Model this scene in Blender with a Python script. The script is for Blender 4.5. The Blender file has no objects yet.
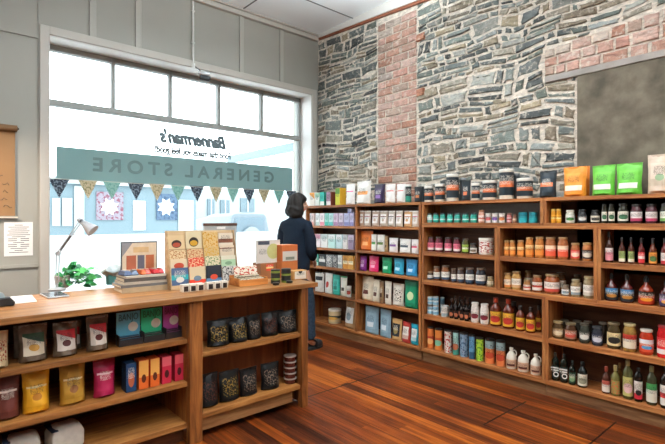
import bpy, math, random
from mathutils import Vector, Matrix, noise

random.seed(11)
S = bpy.context.scene
COL = S.collection
R = math.radians

# ---------------------------------------------------------------- camera, sky, lights, exposure
F, CZ, U0, V0 = 461.0, 1.4, 332.5, 220.5          # focal length in pixels, eye height, principal column, horizon row
AX = R(48.7)
FX, FY = math.cos(AX), math.sin(AX)               # view direction in plan
cam = bpy.data.cameras.new('camera')
cam.sensor_width = 36.0
cam.lens = F / 665.0 * 36.0
cam.shift_y = -1.5 / 665.0
cam.clip_start = 0.05
cam.clip_end = 200
co = bpy.data.objects.new('camera', cam)
COL.objects.link(co)
co.location = (0, 0, CZ)
co.rotation_euler = (R(90), 0, -(R(90) - AX))
S.camera = co

w = bpy.data.worlds.new('sky')
S.world = w
w.use_nodes = True
bg = w.node_tree.nodes['Background']
bg.inputs[0].default_value = (0.90, 0.965, 1.0, 1)
bg.inputs[1].default_value = 6.3

def area(name, loc, sx, sy, power, col=(1, 0.95, 0.88), rot=(0, 0, 0)):
    l = bpy.data.lights.new(name, 'AREA')
    l.shape = 'RECTANGLE'
    l.size, l.size_y = sx, sy
    l.energy = power
    l.color = col
    o = bpy.data.objects.new(name, l)
    COL.objects.link(o)
    o.location = loc
    o.rotation_euler = rot
    return o

DOWN, UP = 20, 84
for (lx, ly) in ((2.0, 1.5), (2.4, -0.8), (0.2, 0.7), (0.2, -1.8)):      # unseen room downlights, each with an uplight added to brighten the ceiling
    area('unseen_room_light', (lx, ly, 3.35), 1.2, 0.25, DOWN, (1, 0.95, 0.88))
    area('unseen_room_light', (lx, ly, 3.40), 1.2, 0.25, UP, (0.9, 0.96, 1.0), (R(180), 0, 0))
for (lx, ly) in ((2.7, 3.1), (1.1, 3.0)):                                # more uplights out of view, added to lift the ceiling near the window
    area('unseen_room_light', (lx, ly, 3.5), 1.2, 0.25, 46, (0.86, 0.95, 1.0), (R(180), 0, 0))
area('wall_fill_light', (-0.25, 4.2, 2.25), 0.3, 0.3, 60, (1, 0.84, 0.7))  # added warm fill out of view, brightens the lower left wall

S.view_settings.view_transform = 'Standard'
S.view_settings.look = 'None'
S.view_settings.gamma = 1.0
S.view_settings.use_curve_mapping = False
S.view_settings.exposure = 0.0
S.cycles.max_bounces = 8
S.cycles.diffuse_bounces = 5
S.cycles.transparent_max_bounces = 12
S.cycles.caustics_reflective = False
S.cycles.caustics_refractive = False
S.cycles.sample_clamp_indirect = 6.0

# ---------------------------------------------------------------- plan helpers (sight line meets a real plane)
def at_x(u, X):
    k = (u - U0) / F
    d = X / (FX + FY * k)
    return d * (FY - FX * k), d
def at_y(u, Y):
    k = (u - U0) / F
    d = Y / (FY - FX * k)
    return d * (FX + FY * k), d
def at_z(u, v, z):
    k = (u - U0) / F
    d = F * (CZ - z) / (v - V0)
    return d * (FX + FY * k), d * (FY - FX * k), d
def zz(v, d):
    return CZ + (V0 - v) * d / F

# ---------------------------------------------------------------- materials
def lin(h):
    h = h.lstrip('#')
    o = []
    for i in (0, 2, 4):
        c = int(h[i:i + 2], 16) / 255.0
        o.append(c / 12.92 if c <= 0.04045 else ((c + 0.055) / 1.055) ** 2.4)
    return (o[0], o[1], o[2], 1.0)
def lum(h):
    c = lin(h)
    return 0.2126 * c[0] + 0.7152 * c[1] + 0.0722 * c[2]
MC = {}
def newmat(name):
    m = bpy.data.materials.new(name)
    m.use_nodes = True
    return m, m.node_tree.nodes, m.node_tree.links, m.node_tree.nodes['Principled BSDF']
def P(hexc, rough=0.5, metal=0.0, spec=0.5, coat=0.0, var=0.06, scale=30, bump=0.0):
    key = ('P', hexc, rough, metal, spec, coat, var, scale, bump)
    if key in MC: return MC[key]
    m, n, l, b = newmat('surface_' + hexc.strip('#'))
    b.inputs['Roughness'].default_value = rough
    b.inputs['Metallic'].default_value = metal
    b.inputs['Specular IOR Level'].default_value = spec
    b.inputs['Coat Weight'].default_value = coat
    c = lin(hexc)
    tc = n.new('ShaderNodeTexCoord')
    nz = n.new('ShaderNodeTexNoise')
    nz.inputs['Scale'].default_value = scale
    nz.inputs['Detail'].default_value = 4
    l.new(tc.outputs['Object'], nz.inputs['Vector'])
    rp = n.new('ShaderNodeValToRGB')
    rp.color_ramp.elements[0].position = 0.3
    rp.color_ramp.elements[1].position = 0.7
    rp.color_ramp.elements[0].color = tuple(x * (1 - var) for x in c[:3]) + (1,)
    rp.color_ramp.elements[1].color = tuple(min(1, x * (1 + var)) for x in c[:3]) + (1,)
    l.new(nz.outputs['Fac'], rp.inputs['Fac'])
    l.new(rp.outputs['Color'], b.inputs['Base Color'])
    if bump:
        bp = n.new('ShaderNodeBump')
        bp.inputs['Strength'].default_value = bump
        bp.inputs['Distance'].default_value = 0.01
        l.new(nz.outputs['Fac'], bp.inputs['Height'])
        l.new(bp.outputs['Normal'], b.inputs['Normal'])
    MC[key] = m
    return m

def wood(dark, mid, light, axis='x', rough=0.55, scale=1.0):
    key = ('W', dark, mid, light, axis, rough, scale)
    if key in MC: return MC[key]
    m, n, l, b = newmat('wood_grain')
    b.inputs['Roughness'].default_value = rough
    b.inputs['Specular IOR Level'].default_value = 0.35
    tc = n.new('ShaderNodeTexCoord')
    oi = n.new('ShaderNodeObjectInfo')
    add = n.new('ShaderNodeVectorMath'); add.operation = 'ADD'
    mul = n.new('ShaderNodeMath'); mul.operation = 'MULTIPLY'; mul.inputs[1].default_value = 17.0
    l.new(oi.outputs['Random'], mul.inputs[0])
    l.new(tc.outputs['Object'], add.inputs[0])
    l.new(mul.outputs[0], add.inputs[1])
    mp = n.new('ShaderNodeMapping')
    s = {'x': (1.3, 16, 16), 'y': (16, 1.3, 16), 'z': (16, 16, 1.3)}[axis]
    mp.inputs['Scale'].default_value = tuple(x * scale for x in s)
    l.new(add.outputs[0], mp.inputs['Vector'])
    nz = n.new('ShaderNodeTexNoise')
    nz.inputs['Scale'].default_value = 1.6
    nz.inputs['Detail'].default_value = 6
    nz.inputs['Roughness'].default_value = 0.62
    nz.inputs['Distortion'].default_value = 0.7
    l.new(mp.outputs[0], nz.inputs['Vector'])
    rp = n.new('ShaderNodeValToRGB')
    e = rp.color_ramp.elements
    e[0].position, e[0].color = 0.28, lin(dark)
    e[1].position, e[1].color = 0.72, lin(light)
    x = e.new(0.5); x.color = lin(mid)
    l.new(nz.outputs['Fac'], rp.inputs['Fac'])
    hs = n.new('ShaderNodeHueSaturation')
    mr = n.new('ShaderNodeMapRange')
    mr.inputs['To Min'].default_value = 0.82
    mr.inputs['To Max'].default_value = 1.15
    l.new(oi.outputs['Random'], mr.inputs['Value'])
    l.new(mr.outputs[0], hs.inputs['Value'])
    l.new(rp.outputs['Color'], hs.inputs['Color'])
    l.new(hs.outputs['Color'], b.inputs['Base Color'])
    bp = n.new('ShaderNodeBump')
    bp.inputs['Strength'].default_value = 0.15
    bp.inputs['Distance'].default_value = 0.004
    l.new(nz.outputs['Fac'], bp.inputs['Height'])
    l.new(bp.outputs['Normal'], b.inputs['Normal'])
    MC[key] = m
    return m
SHELF = ('#562c14', '#94592d', '#b67d48')
COUNT = ('#48230d', '#875024', '#ac6e36')
def sw(axis): return wood(*SHELF, axis=axis)
def cw(axis): return wood(*COUNT, axis=axis)

def math_node(n, l, op, a, b=None, c=None):
    x = n.new('ShaderNodeMath')
    x.operation = op
    for i, q in enumerate((a, b, c)):
        if q is None: continue
        if isinstance(q, (int, float)): x.inputs[i].default_value = q
        else: l.new(q, x.inputs[i])
    return x.outputs[0]

def L(bgc, acc=None, style=0, text=True, acc2=None, rough=0.5):
    """printed surface: ground colour, an accent field and lines of small print, laid out in UV"""
    key = ('L', bgc, acc, style, text, acc2, rough)
    if key in MC: return MC[key]
    m, n, l, b = newmat('printed_label')
    b.inputs['Specular IOR Level'].default_value = 0.28
    b.inputs['Roughness'].default_value = rough
    uvn = n.new('ShaderNodeTexCoord')
    sp = n.new('ShaderNodeSeparateXYZ')
    l.new(uvn.outputs['UV'], sp.inputs[0])
    U, V = sp.outputs['X'], sp.outputs['Y']
    M = lambda op, a, b2=None, c=None: math_node(n, l, op, a, b2, c)
    def band(v, lo, hi): return M('MULTIPLY', M('GREATER_THAN', v, lo), M('LESS_THAN', v, hi))
    def mix(fac, a, bb):
        x = n.new('ShaderNodeMix'); x.data_type = 'RGBA'
        l.new(fac, x.inputs[0])
        for i, q in ((6, a), (7, bb)):
            if isinstance(q, tuple): x.inputs[i].default_value = q
            else: l.new(q, x.inputs[i])
        return x.outputs[2]
    col = lin(bgc)
    rgb = n.new('ShaderNodeRGB'); rgb.outputs[0].default_value = col
    cur = rgb.outputs[0]
    def circ(cx, cy, rx, ry):
        a = M('DIVIDE', M('SUBTRACT', U, cx), rx); c = M('DIVIDE', M('SUBTRACT', V, cy), ry)
        return M('LESS_THAN', M('ADD', M('MULTIPLY', a, a), M('MULTIPLY', c, c)), 1.0)
    mask = None
    if acc:
        if style == 1: mask = M('GREATER_THAN', V, 0.66)
        elif style == 2: mask = M('LESS_THAN', V, 0.3)
        elif style == 3: mask = circ(0.5, 0.42, 0.3, 0.26)
        elif style == 4: mask = band(V, 0.36, 0.62)
        elif style == 5: mask = M('GREATER_THAN', M('ADD', V, M('MULTIPLY', U, 0.35)), 0.86)
        elif style == 6:
            nz = n.new('ShaderNodeTexNoise'); nz.inputs['Scale'].default_value = 9
            l.new(uvn.outputs['UV'], nz.inputs['Vector'])
            mask = M('GREATER_THAN', nz.outputs['Fac'], 0.54)
        elif style == 7: mask = band(V, 0.72, 0.8)
        elif style == 8: mask = M('MULTIPLY', band(V, 0.12, 0.42), band(U, 0.2, 0.8))
        elif style == 9: mask = M('GREATER_THAN', V, 0.42)
        cur = mix(mask, cur, lin(acc))
    if acc2:
        cur = mix(circ(0.5, 0.36, 0.24, 0.15), cur, lin(acc2))
    if text:
        tcol = lin('#20242a') if lum(bgc) > 0.22 else lin('#e4dfd2')
        N = 24.0
        row = M('FLOOR', M('MULTIPLY', V, N))
        fr = M('FRACT', M('MULTIPLY', V, N))
        wn = n.new('ShaderNodeTexNoise'); wn.noise_dimensions = '2D'
        wn.inputs['Scale'].default_value = 1.0; wn.inputs['Detail'].default_value = 1
        cb = n.new('ShaderNodeCombineXYZ')
        l.new(M('MULTIPLY', U, 32.0), cb.inputs[0]); l.new(M('MULTIPLY', row, 3.7), cb.inputs[1])
        l.new(cb.outputs[0], wn.inputs['Vector'])
        t = M('MULTIPLY', M('GREATER_THAN', wn.outputs['Fac'], 0.47), M('GREATER_THAN', fr, 0.5))
        t = M('MULTIPLY', t, M('LESS_THAN', M('ABSOLUTE', M('SUBTRACT', U, 0.5)), 0.34))
        t = M('MULTIPLY', t, band(V, 0.46, 0.86))
        cur = mix(t, cur, tcol)
    l.new(cur, b.inputs['Base Color'])
    MC[key] = m
    return m

# ---------------------------------------------------------------- mesh builder
class MB:
    def __init__(s):
        s.v, s.f, s.uv, s.col = [], [], [], []
    def poly(s, pts, uvs=None, col=None):
        i = len(s.v)
        s.v += [tuple(p) for p in pts]
        s.f.append(tuple(range(i, i + len(pts))))
        s.uv.append(uvs); s.col.append(col)
    def idx(s, verts, faces, uvs=None, col=None):
        i = len(s.v)
        s.v += [tuple(p) for p in verts]
        for q, f in enumerate(faces):
            s.f.append(tuple(i + a for a in f))
            s.uv.append(uvs[q] if uvs else None); s.col.append(col)
    def box(s, x0, x1, y0, y1, z0, z1):
        v = [(x0, y0, z0), (x1, y0, z0), (x1, y1, z0), (x0, y1, z0), (x0, y0, z1), (x1, y0, z1), (x1, y1, z1), (x0, y1, z1)]
        f = [(0, 3, 2, 1), (4, 5, 6, 7), (0, 1, 5, 4), (1, 2, 6, 5), (2, 3, 7, 6), (3, 0, 4, 7)]
        q = [(0, 0), (1, 0), (1, 1), (0, 1)]
        s.idx(v, f, [q, q, q, q, q, q])
        return s
    def slab(s, c, a, b, n, t):
        """panel centred at c, half-axes a and b, thickness t along -n"""
        c, a, b, n = Vector(c), Vector(a), Vector(b), Vector(n).normalized() * t
        v = [c - a - b, c + a - b, c + a + b, c - a + b]
        v += [p - n for p in v]
        f = [(0, 1, 2, 3), (7, 6, 5, 4), (4, 5, 1, 0), (5, 6, 2, 1), (6, 7, 3, 2), (7, 4, 0, 3)]
        q = [(0, 0), (1, 0), (1, 1), (0, 1)]
        s.idx(v, f, [q] * 6)
        return s
    def lathe(s, prof, n=20, cx=0, cy=0, a0=0.0, a1=360.0):
        full = abs(a1 - a0) >= 359.9
        m = n if full else n + 1
        zs = [p[1] for p in prof]
        z0, z1 = min(zs), max(zs)
        vs = []
        for (r, z) in prof:
            for i in range(m):
                a = R(a0 + (a1 - a0) * i / n)
                vs.append((cx + r * math.cos(a), cy + r * math.sin(a), z))
        fs, us = [], []
        for j in range(len(prof) - 1):
            for i in range(n):
                i2 = (i + 1) % m if full else i + 1
                fs.append((j * m + i, j * m + i2, (j + 1) * m + i2, (j + 1) * m + i))
                va, vb = [(p[1] - z0) / max(1e-6, z1 - z0) for p in (prof[j], prof[j + 1])]
                us.append([(i / n, va), ((i + 1) / n, va), ((i + 1) / n, vb), (i / n, vb)])
        s.idx(vs, fs, us)
        if full:
            for j, flip in ((0, True), (len(prof) - 1, False)):
                if prof[j][0] > 1e-4:
                    ring = [vs[j * m + i] for i in range(m)]
                    s.poly(ring[::-1] if flip else ring)
        return s
    def tube(s, path, r, n=8):
        path = [Vector(p) for p in path]
        rs = r if isinstance(r, (list, tuple)) else [r] * len(path)
        vs, fs = [], []
        prev = None
        for i, p in enumerate(path):
            t = (path[min(i + 1, len(path) - 1)] - path[max(i - 1, 0)]).normalized()
            a = prev - t * prev.dot(t) if prev else t.orthogonal()
            if a.length < 1e-5: a = t.orthogonal()
            a.normalize(); prev = a
            b = t.cross(a)
            for k in range(n):
                an = 2 * math.pi * k / n
                vs.append(p + (a * math.cos(an) + b * math.sin(an)) * rs[i])
        for i in range(len(path) - 1):
            for k in range(n):
                k2 = (k + 1) % n
                fs.append((i * n + k, i * n + k2, (i + 1) * n + k2, (i + 1) * n + k))
        fs.append(tuple(range(n))[::-1])
        fs.append(tuple((len(path) - 1) * n + k for k in range(n)))
        s.idx(vs, fs)
        return s
    def mesh(s, name, mat, angle=38):
        me = bpy.data.meshes.new(name)
        me.from_pydata(s.v, [], s.f)
        if any(s.uv):
            ul = me.uv_layers.new(name='UVMap')
            for p, u in zip(me.polygons, s.uv):
                if u:
                    for li, q in zip(p.loop_indices, u): ul.data[li].uv = q
        if any(s.col):
            ca = me.color_attributes.new('Col', 'FLOAT_COLOR', 'CORNER')
            for p, c in zip(me.polygons, s.col):
                for li in p.loop_indices: ca.data[li].color = c or (0.5, 0.5, 0.5, 1)
        if mat: me.materials.append(mat)
        me.polygons.foreach_set('use_smooth', [True] * len(me.polygons))
        me.set_sharp_from_angle(angle=R(angle))
        me.update()
        return me
    def build(s, name, mat, parent=None, loc=(0, 0, 0), bevel=0, rot=(0, 0, 0)):
        o = bpy.data.objects.new(name, s.mesh(name, mat))
        COL.objects.link(o)
        o.location = loc
        o.rotation_euler = rot
        if parent: o.parent = parent
        if bevel:
            b = o.modifiers.new('edge', 'BEVEL')
            b.width = bevel; b.segments = 2; b.limit_method = 'ANGLE'
        return o
def box(x0, x1, y0, y1, z0, z1): return MB().box(x0, x1, y0, y1, z0, z1)

LABELS = {}
def tag(o, label=None, cat=None, group=None, kind=None):
    if label:
        o['label'] = label
        nw = len(label.split())
        if not 4 <= nw <= 16: print('LABEL LENGTH', nw, label)
        if label in LABELS: print('DUP LABEL', label)
        LABELS[label] = 1
    if cat: o['category'] = cat
    if group: o['group'] = group
    if kind: o['kind'] = kind
    return o
def thing(name, label, cat, loc=(0, 0, 0), rotz=0.0, group=None):
    o = bpy.data.objects.new(name, None)
    o.empty_display_size = 0.05
    COL.objects.link(o)
    o.location = loc
    o.rotation_euler = (0, 0, rotz)
    return tag(o, label, cat, group)
def struct(o): o['kind'] = 'structure'; return o
def empty_struct(name, loc=(0, 0, 0)):
    o = bpy.data.objects.new(name, None); COL.objects.link(o); o.location = loc; o['kind'] = 'structure'; return o
def text(body, size, mat, parent=None, name='lettering', loc=(0, 0, 0), rot=(0, 0, 0), mirror=False, shear=0.0, extrude=0.001, width=None, align='CENTER', space=1.0, bold=0.0, fat=0.0):
    cu = bpy.data.curves.new('text', 'FONT')
    cu.body = body; cu.size = size; cu.shear = shear; cu.extrude = extrude
    cu.align_x = align; cu.align_y = 'CENTER'; cu.space_character = space; cu.offset = bold
    tmp = bpy.data.objects.new('text', cu); COL.objects.link(tmp)
    dg = bpy.context.evaluated_depsgraph_get()
    me = bpy.data.meshes.new_from_object(tmp.evaluated_get(dg))
    bpy.data.objects.remove(tmp)
    xs = [v.co.x for v in me.vertices]
    k = width / (max(xs) - min(xs)) if width else 1.0
    for v in me.vertices: v.co.x *= k * (-1 if mirror else 1)
    if mirror: me.flip_normals()
    me.materials.clear(); me.materials.append(mat)
    if fat:
        vs = [v.co.copy() for v in me.vertices]; fs = [tuple(p.vertices) for p in me.polygons]
        V, Fc = [], []
        for q in range(9):
            dx, dy = (fat * math.cos(q * R(45)), fat * math.sin(q * R(45))) if q else (0, 0)
            b0 = len(V); V += [(v.x + dx, v.y + dy, v.z + .00004 * q) for v in vs]; Fc += [tuple(b0 + a for a in f) for f in fs]
        me = bpy.data.meshes.new(name); me.from_pydata(V, [], Fc); me.materials.append(mat)
    o = bpy.data.objects.new(name, me); COL.objects.link(o)
    o.location = loc; o.rotation_euler = rot
    if parent: o.parent = parent
    return o

# ---------------------------------------------------------------- room shell
XW, YW, YG, ZC = 4.0, 4.85, 5.10, 3.9            # stone wall, window wall, glass plane, ceiling
XL, YB = -2.6, -3.4

def floor_material():
    m, n, l, b = newmat('floor_boards')
    M = lambda op, a, b2=None, c=None: math_node(n, l, op, a, b2, c)
    tc = n.new('ShaderNodeTexCoord'); sp = n.new('ShaderNodeSeparateXYZ')
    l.new(tc.outputs['Object'], sp.inputs[0])
    X, Y = sp.outputs[0], sp.outputs[1]
    W = 0.088
    bx = M('DIVIDE', X, W); fl = M('FLOOR', bx); fr = M('FRACT', bx)
    wn = n.new('ShaderNodeTexWhiteNoise'); wn.noise_dimensions = '1D'
    l.new(fl, wn.inputs['W'])
    seg = M('FLOOR', M('ADD', M('DIVIDE', Y, 2.6), M('MULTIPLY', wn.outputs['Value'], 9.0)))
    wn2 = n.new('ShaderNodeTexWhiteNoise'); wn2.noise_dimensions = '2D'
    cb = n.new('ShaderNodeCombineXYZ'); l.new(fl, cb.inputs[0]); l.new(seg, cb.inputs[1]); l.new(cb.outputs[0], wn2.inputs['Vector'])
    cb2 = n.new('ShaderNodeCombineXYZ')
    l.new(M('MULTIPLY', X, 42.0), cb2.inputs[0]); l.new(M('MULTIPLY', Y, 1.5), cb2.inputs[1]); l.new(M('MULTIPLY', wn2.outputs['Value'], 30.0), cb2.inputs[2])
    nz = n.new('ShaderNodeTexNoise'); nz.inputs['Scale'].default_value = 1.0; nz.inputs['Detail'].default_value = 6; nz.inputs['Roughness'].default_value = 0.6
    l.new(cb2.outputs[0], nz.inputs['Vector'])
    big = n.new('ShaderNodeTexNoise'); big.inputs['Scale'].default_value = 1.3; big.inputs['Detail'].default_value = 3
    l.new(tc.outputs['Object'], big.inputs['Vector'])
    v = M('ADD', M('ADD', M('MULTIPLY', nz.outputs['Fac'], 0.75), M('MULTIPLY', wn2.outputs['Value'], 0.30)), M('MULTIPLY', M('SUBTRACT', big.outputs['Fac'], 0.5), 0.55))
    rp = n.new('ShaderNodeValToRGB'); e = rp.color_ramp.elements
    e[0].position, e[0].color = 0.22, lin('#220d06')
    e[1].position, e[1].color = 0.82, lin('#aa5c1e')
    x = e.new(0.42); x.color = lin('#4c200c')
    x = e.new(0.6); x.color = lin('#77360f')
    l.new(v, rp.inputs['Fac'])
    def rect(x0, x1, y0, y1):
        a = M('MULTIPLY', M('GREATER_THAN', X, x0), M('LESS_THAN', X, x1))
        return M('MULTIPLY', a, M('MULTIPLY', M('GREATER_THAN', Y, y0), M('LESS_THAN', Y, y1)))
    gap = M('LESS_THAN', M('MINIMUM', fr, M('SUBTRACT', 1.0, fr)), 0.014)
    gap = M('MULTIPLY', gap, 0.6)
    for q in ((2.17, 3.72, 2.872, 2.886), (2.86, 3.48, 1.683, 1.697), (2.857, 2.867, 1.0, 1.697), (3.1, 3.6, 1.10, 1.112)):
        gap = M('MAXIMUM', gap, rect(*q))
    mx = n.new('ShaderNodeMix'); mx.data_type = 'RGBA'
    l.new(gap, mx.inputs[0]); l.new(rp.outputs['Color'], mx.inputs[6]); mx.inputs[7].default_value = lin('#1c0c06')
    l.new(mx.outputs[2], b.inputs['Base Color'])
    b.inputs['Roughness'].default_value = 0.45
    b.inputs['Specular IOR Level'].default_value = 0.2
    bp = n.new('ShaderNodeBump'); bp.inputs['Strength'].default_value = 0.25; bp.inputs['Distance'].default_value = 0.004
    l.new(M('SUBTRACT', nz.outputs['Fac'], M('MULTIPLY', gap, 2.0)), bp.inputs['Height']); l.new(bp.outputs['Normal'], b.inputs['Normal'])
    return m
struct(box(XL, XW + 0.2, YB, YW + 0.4, -0.1, 0).build('floor', floor_material()))

PAINT = P('#96948b', 0.6, var=0.03, scale=3)
TRIMP = P('#b3aea5', 0.5, var=0.02, scale=3)
WHITE = P('#e6e4e0', 0.45, var=0.02)
CEILM = P('#f3f8fa', 0.6, var=0.02, scale=2)
ceil = struct(box(XL, XW + 0.2, YB, YW + 0.4, ZC, ZC + 0.1).build('ceiling', CEILM))
JOINT = P('#6c7072', 0.6)
# panel joints: strips pressed up on the ceiling
sx, sy, _ = at_z(356, 19.5, ZC)
for yy in (sy, sy - 1.2, sy - 2.4, sy - 3.6):
    box(XL, XW - 0.05, yy - 0.008, yy + 0.008, ZC - 0.004, ZC + 0.01).build('joint_strip', JOINT, ceil)
jx, jy, _ = at_z(241.6, 9.8, ZC)
for xx in (jx, jx - 2.4):
    box(xx - 0.008, xx + 0.008, YB, YW - 0.05, ZC - 0.004, ZC + 0.01).build('joint_strip', JOINT, ceil)

# window wall with one wide opening
OX0, OX1, OZ0, OZ1 = 0.83, 3.872, 0.45, 3.085
wf = MB()
wf.box(XL, OX0, YW, YW + 0.4, 0, ZC); wf.box(OX1, XW + 0.2, YW, YW + 0.4, 0, ZC)
wf.box(OX0, OX1, YW, YW + 0.4, OZ1, ZC); wf.box(OX0, OX1, YW, YW + 0.4, 0, OZ0)
wall_f = struct(wf.build('wall_front', PAINT))
for u, ww in ((92.5, 0.03), (138, 0.03), (241, 0.026), (281, 0.026)):
    x = at_y(u, YW)[0]
    box(x - ww, x + ww, YW - 0.02, YW + 0.01, 3.14, ZC - 0.05).build('batten', P('#a3a097', .5, var=.02), wall_f, bevel=.004)
xb = at_y(40.5, YW)[0]
box(xb - 0.02, xb + 0.03, YW - 0.012, YW + 0.01, 0, ZC - 0.05).build('batten', PAINT, wall_f)
box(XL, xb - 0.02, YW - 0.014, YW + 0.01, 3.03, 3.06).build('rail', PAINT, wall_f)
box(XL, xb - 0.02, YW - 0.014, YW + 0.01, 0.985, 1.015).build('rail', PAINT, wall_f)
xr0 = at_y(316.5, YW)[0]
# picture-frame trim around the opening
tr = MB()
tr.box(OX0 - 0.075, OX0, YW - 0.03, YW + 0.01, 0.3, OZ1 + 0.075)
tr.box(OX1, OX1 + 0.08, YW - 0.03, YW + 0.01, 0.3, OZ1 + 0.075)
tr.box(OX0, OX1, YW - 0.03, YW + 0.01, OZ1, OZ1 + 0.075)
struct(tr.build('trim_1', TRIMP, bevel=0.004))
rv = MB()
rv.box(OX0 - 0.001, OX0 + 0.004, YW - 0.01, YG + 0.03, OZ0, OZ1); rv.box(OX1 - 0.004, OX1 + 0.001, YW - 0.01, YG + 0.03, OZ0, OZ1)
rv.box(OX0, OX1, YW - 0.01, YG + 0.03, OZ1 - 0.004, OZ1 + 0.001)
struct(rv.build('trim_2', P('#f2f1ee', 0.4, var=0.01)))
struct(box(OX0, OX1, YW - 0.06, YG + 0.02, OZ0 - 0.03, OZ0 + 0.005).build('trim_3', WHITE, bevel=0.004))
# cornice
cr = MB(); cr.box(XL, XW - 0.02, YW - 0.05, YW + 0.01, ZC - 0.075, ZC - 0.02); cr.box(XL, XW, YW - 0.075, YW + 0.01, ZC - 0.02, ZC)
struct(cr.build('trim_4', TRIMP, bevel=0.006))
def wedge(x0, x1, ya, yb, zt, za, zb):
    m = MB()
    v = [(x0, ya, za), (x1, ya, za), (x1, yb, zb), (x0, yb, zb), (x0, ya, zt), (x1, ya, zt), (x1, yb, zt), (x0, yb, zt)]
    m.idx(v, [(0, 3, 2, 1), (4, 5, 6, 7), (0, 1, 5, 4), (1, 2, 6, 5), (2, 3, 7, 6), (3, 0, 4, 7)])
    return m
struct(wedge(XW - 0.05, XW + 0.02, YB, YW, ZC, ZC - 0.50, ZC - 0.035).build('trim_5', P('#cfccc6', 0.5, var=0.02)))
struct(wedge(XW - 0.035, XW + 0.02, YB, YW, ZC - 0.01, ZC - 0.56, ZC - 0.055).build('trim_6', P('#8a5136', 0.6, var=0.2, scale=8)))
struct(box(XL - 0.2, XL, YB, YW + 0.4, 0, ZC).build('wall_left', PAINT))
struct(box(XL, XW + 0.2, YB - 0.2, YB, 0, ZC).build('wall_back', PAINT))

# ---------------------------------------------------------------- rubble stone wall
def masonry_material():
    m, n, l, b = newmat('masonry')
    at = n.new('ShaderNodeAttribute'); at.attribute_name = 'Col'
    tc = n.new('ShaderNodeTexCoord')
    nz = n.new('ShaderNodeTexNoise'); nz.inputs['Scale'].default_value = 1; nz.inputs['Detail'].default_value = 8; nz.inputs['Roughness'].default_value = 0.72; nz.inputs['Distortion'].default_value = 0.6
    mp = n.new('ShaderNodeMapping'); mp.inputs['Scale'].default_value = (20, 13, 34); mp.inputs['Rotation'].default_value = (0.25, 0, 0)
    l.new(tc.outputs['Object'], mp.inputs['Vector']); l.new(mp.outputs[0], nz.inputs['Vector'])
    mr = n.new('ShaderNodeMapRange'); mr.inputs['From Min'].default_value = 0.28; mr.inputs['From Max'].default_value = 0.72
    mr.inputs['To Min'].default_value = 0.38; mr.inputs['To Max'].default_value = 1.6
    l.new(nz.outputs['Fac'], mr.inputs['Value'])
    mx = n.new('ShaderNodeMix'); mx.data_type = 'RGBA'; mx.blend_type = 'MULTIPLY'; mx.inputs[0].default_value = 1.0
    l.new(at.outputs['Color'], mx.inputs[6]); l.new(mr.outputs[0], mx.inputs[7])
    # lime smears left by the pointing
    n2 = n.new('ShaderNodeTexNoise'); n2.inputs['Scale'].default_value = 24; n2.inputs['Detail'].default_value = 7; n2.inputs['Roughness'].default_value = 0.65
    l.new(tc.outputs['Object'], n2.inputs['Vector'])
    r2 = n.new('ShaderNodeMapRange'); r2.inputs['From Min'].default_value = 0.535; r2.inputs['From Max'].default_value = 0.64; r2.inputs['To Max'].default_value = 0.72
    l.new(n2.outputs['Fac'], r2.inputs['Value'])
    m2 = n.new('ShaderNodeMix'); m2.data_type = 'RGBA'
    l.new(r2.outputs[0], m2.inputs[0]); l.new(mx.outputs[2], m2.inputs[6]); m2.inputs[7].default_value = lin('#cabeb0')
    l.new(m2.outputs[2], b.inputs['Base Color'])
    b.inputs['Roughness'].default_value = 0.85
    b.inputs['Specular IOR Level'].default_value = 0.2
    bp = n.new('ShaderNodeBump'); bp.inputs['Strength'].default_value = 0.7; bp.inputs['Distance'].default_value = 0.012
    l.new(nz.outputs['Fac'], bp.inputs['Height']); l.new(bp.outputs['Normal'], b.inputs['Normal'])
    return m
MASON = masonry_material()
rs = random.Random(5)
def pick(cols, jit=0.15):
    c = lin(rs.choice(cols))
    k = (0.9 if jit > .2 else .95) * (1 + rs.uniform(-jit, jit))
    return (c[0] * k, c[1] * k, c[2] * k, 1)
STONES = ['#696e6a', '#7b7f7a', '#525654', '#606462', '#868780', '#6d746e', '#484b4a', '#8d8577', '#737a73', '#989283', '#5f6361', '#7a6e5e', '#60675f', '#6b716e', '#a3a39b', '#9a8c74', '#8f938f', '#857a68']
BRICKS = ['#a9806f', '#b08c7e', '#a07461', '#b89a8d', '#a98777', '#a08f85', '#b28f82', '#b4887a', '#a67e6e', '#9d8577', '#b0a093']
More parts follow.
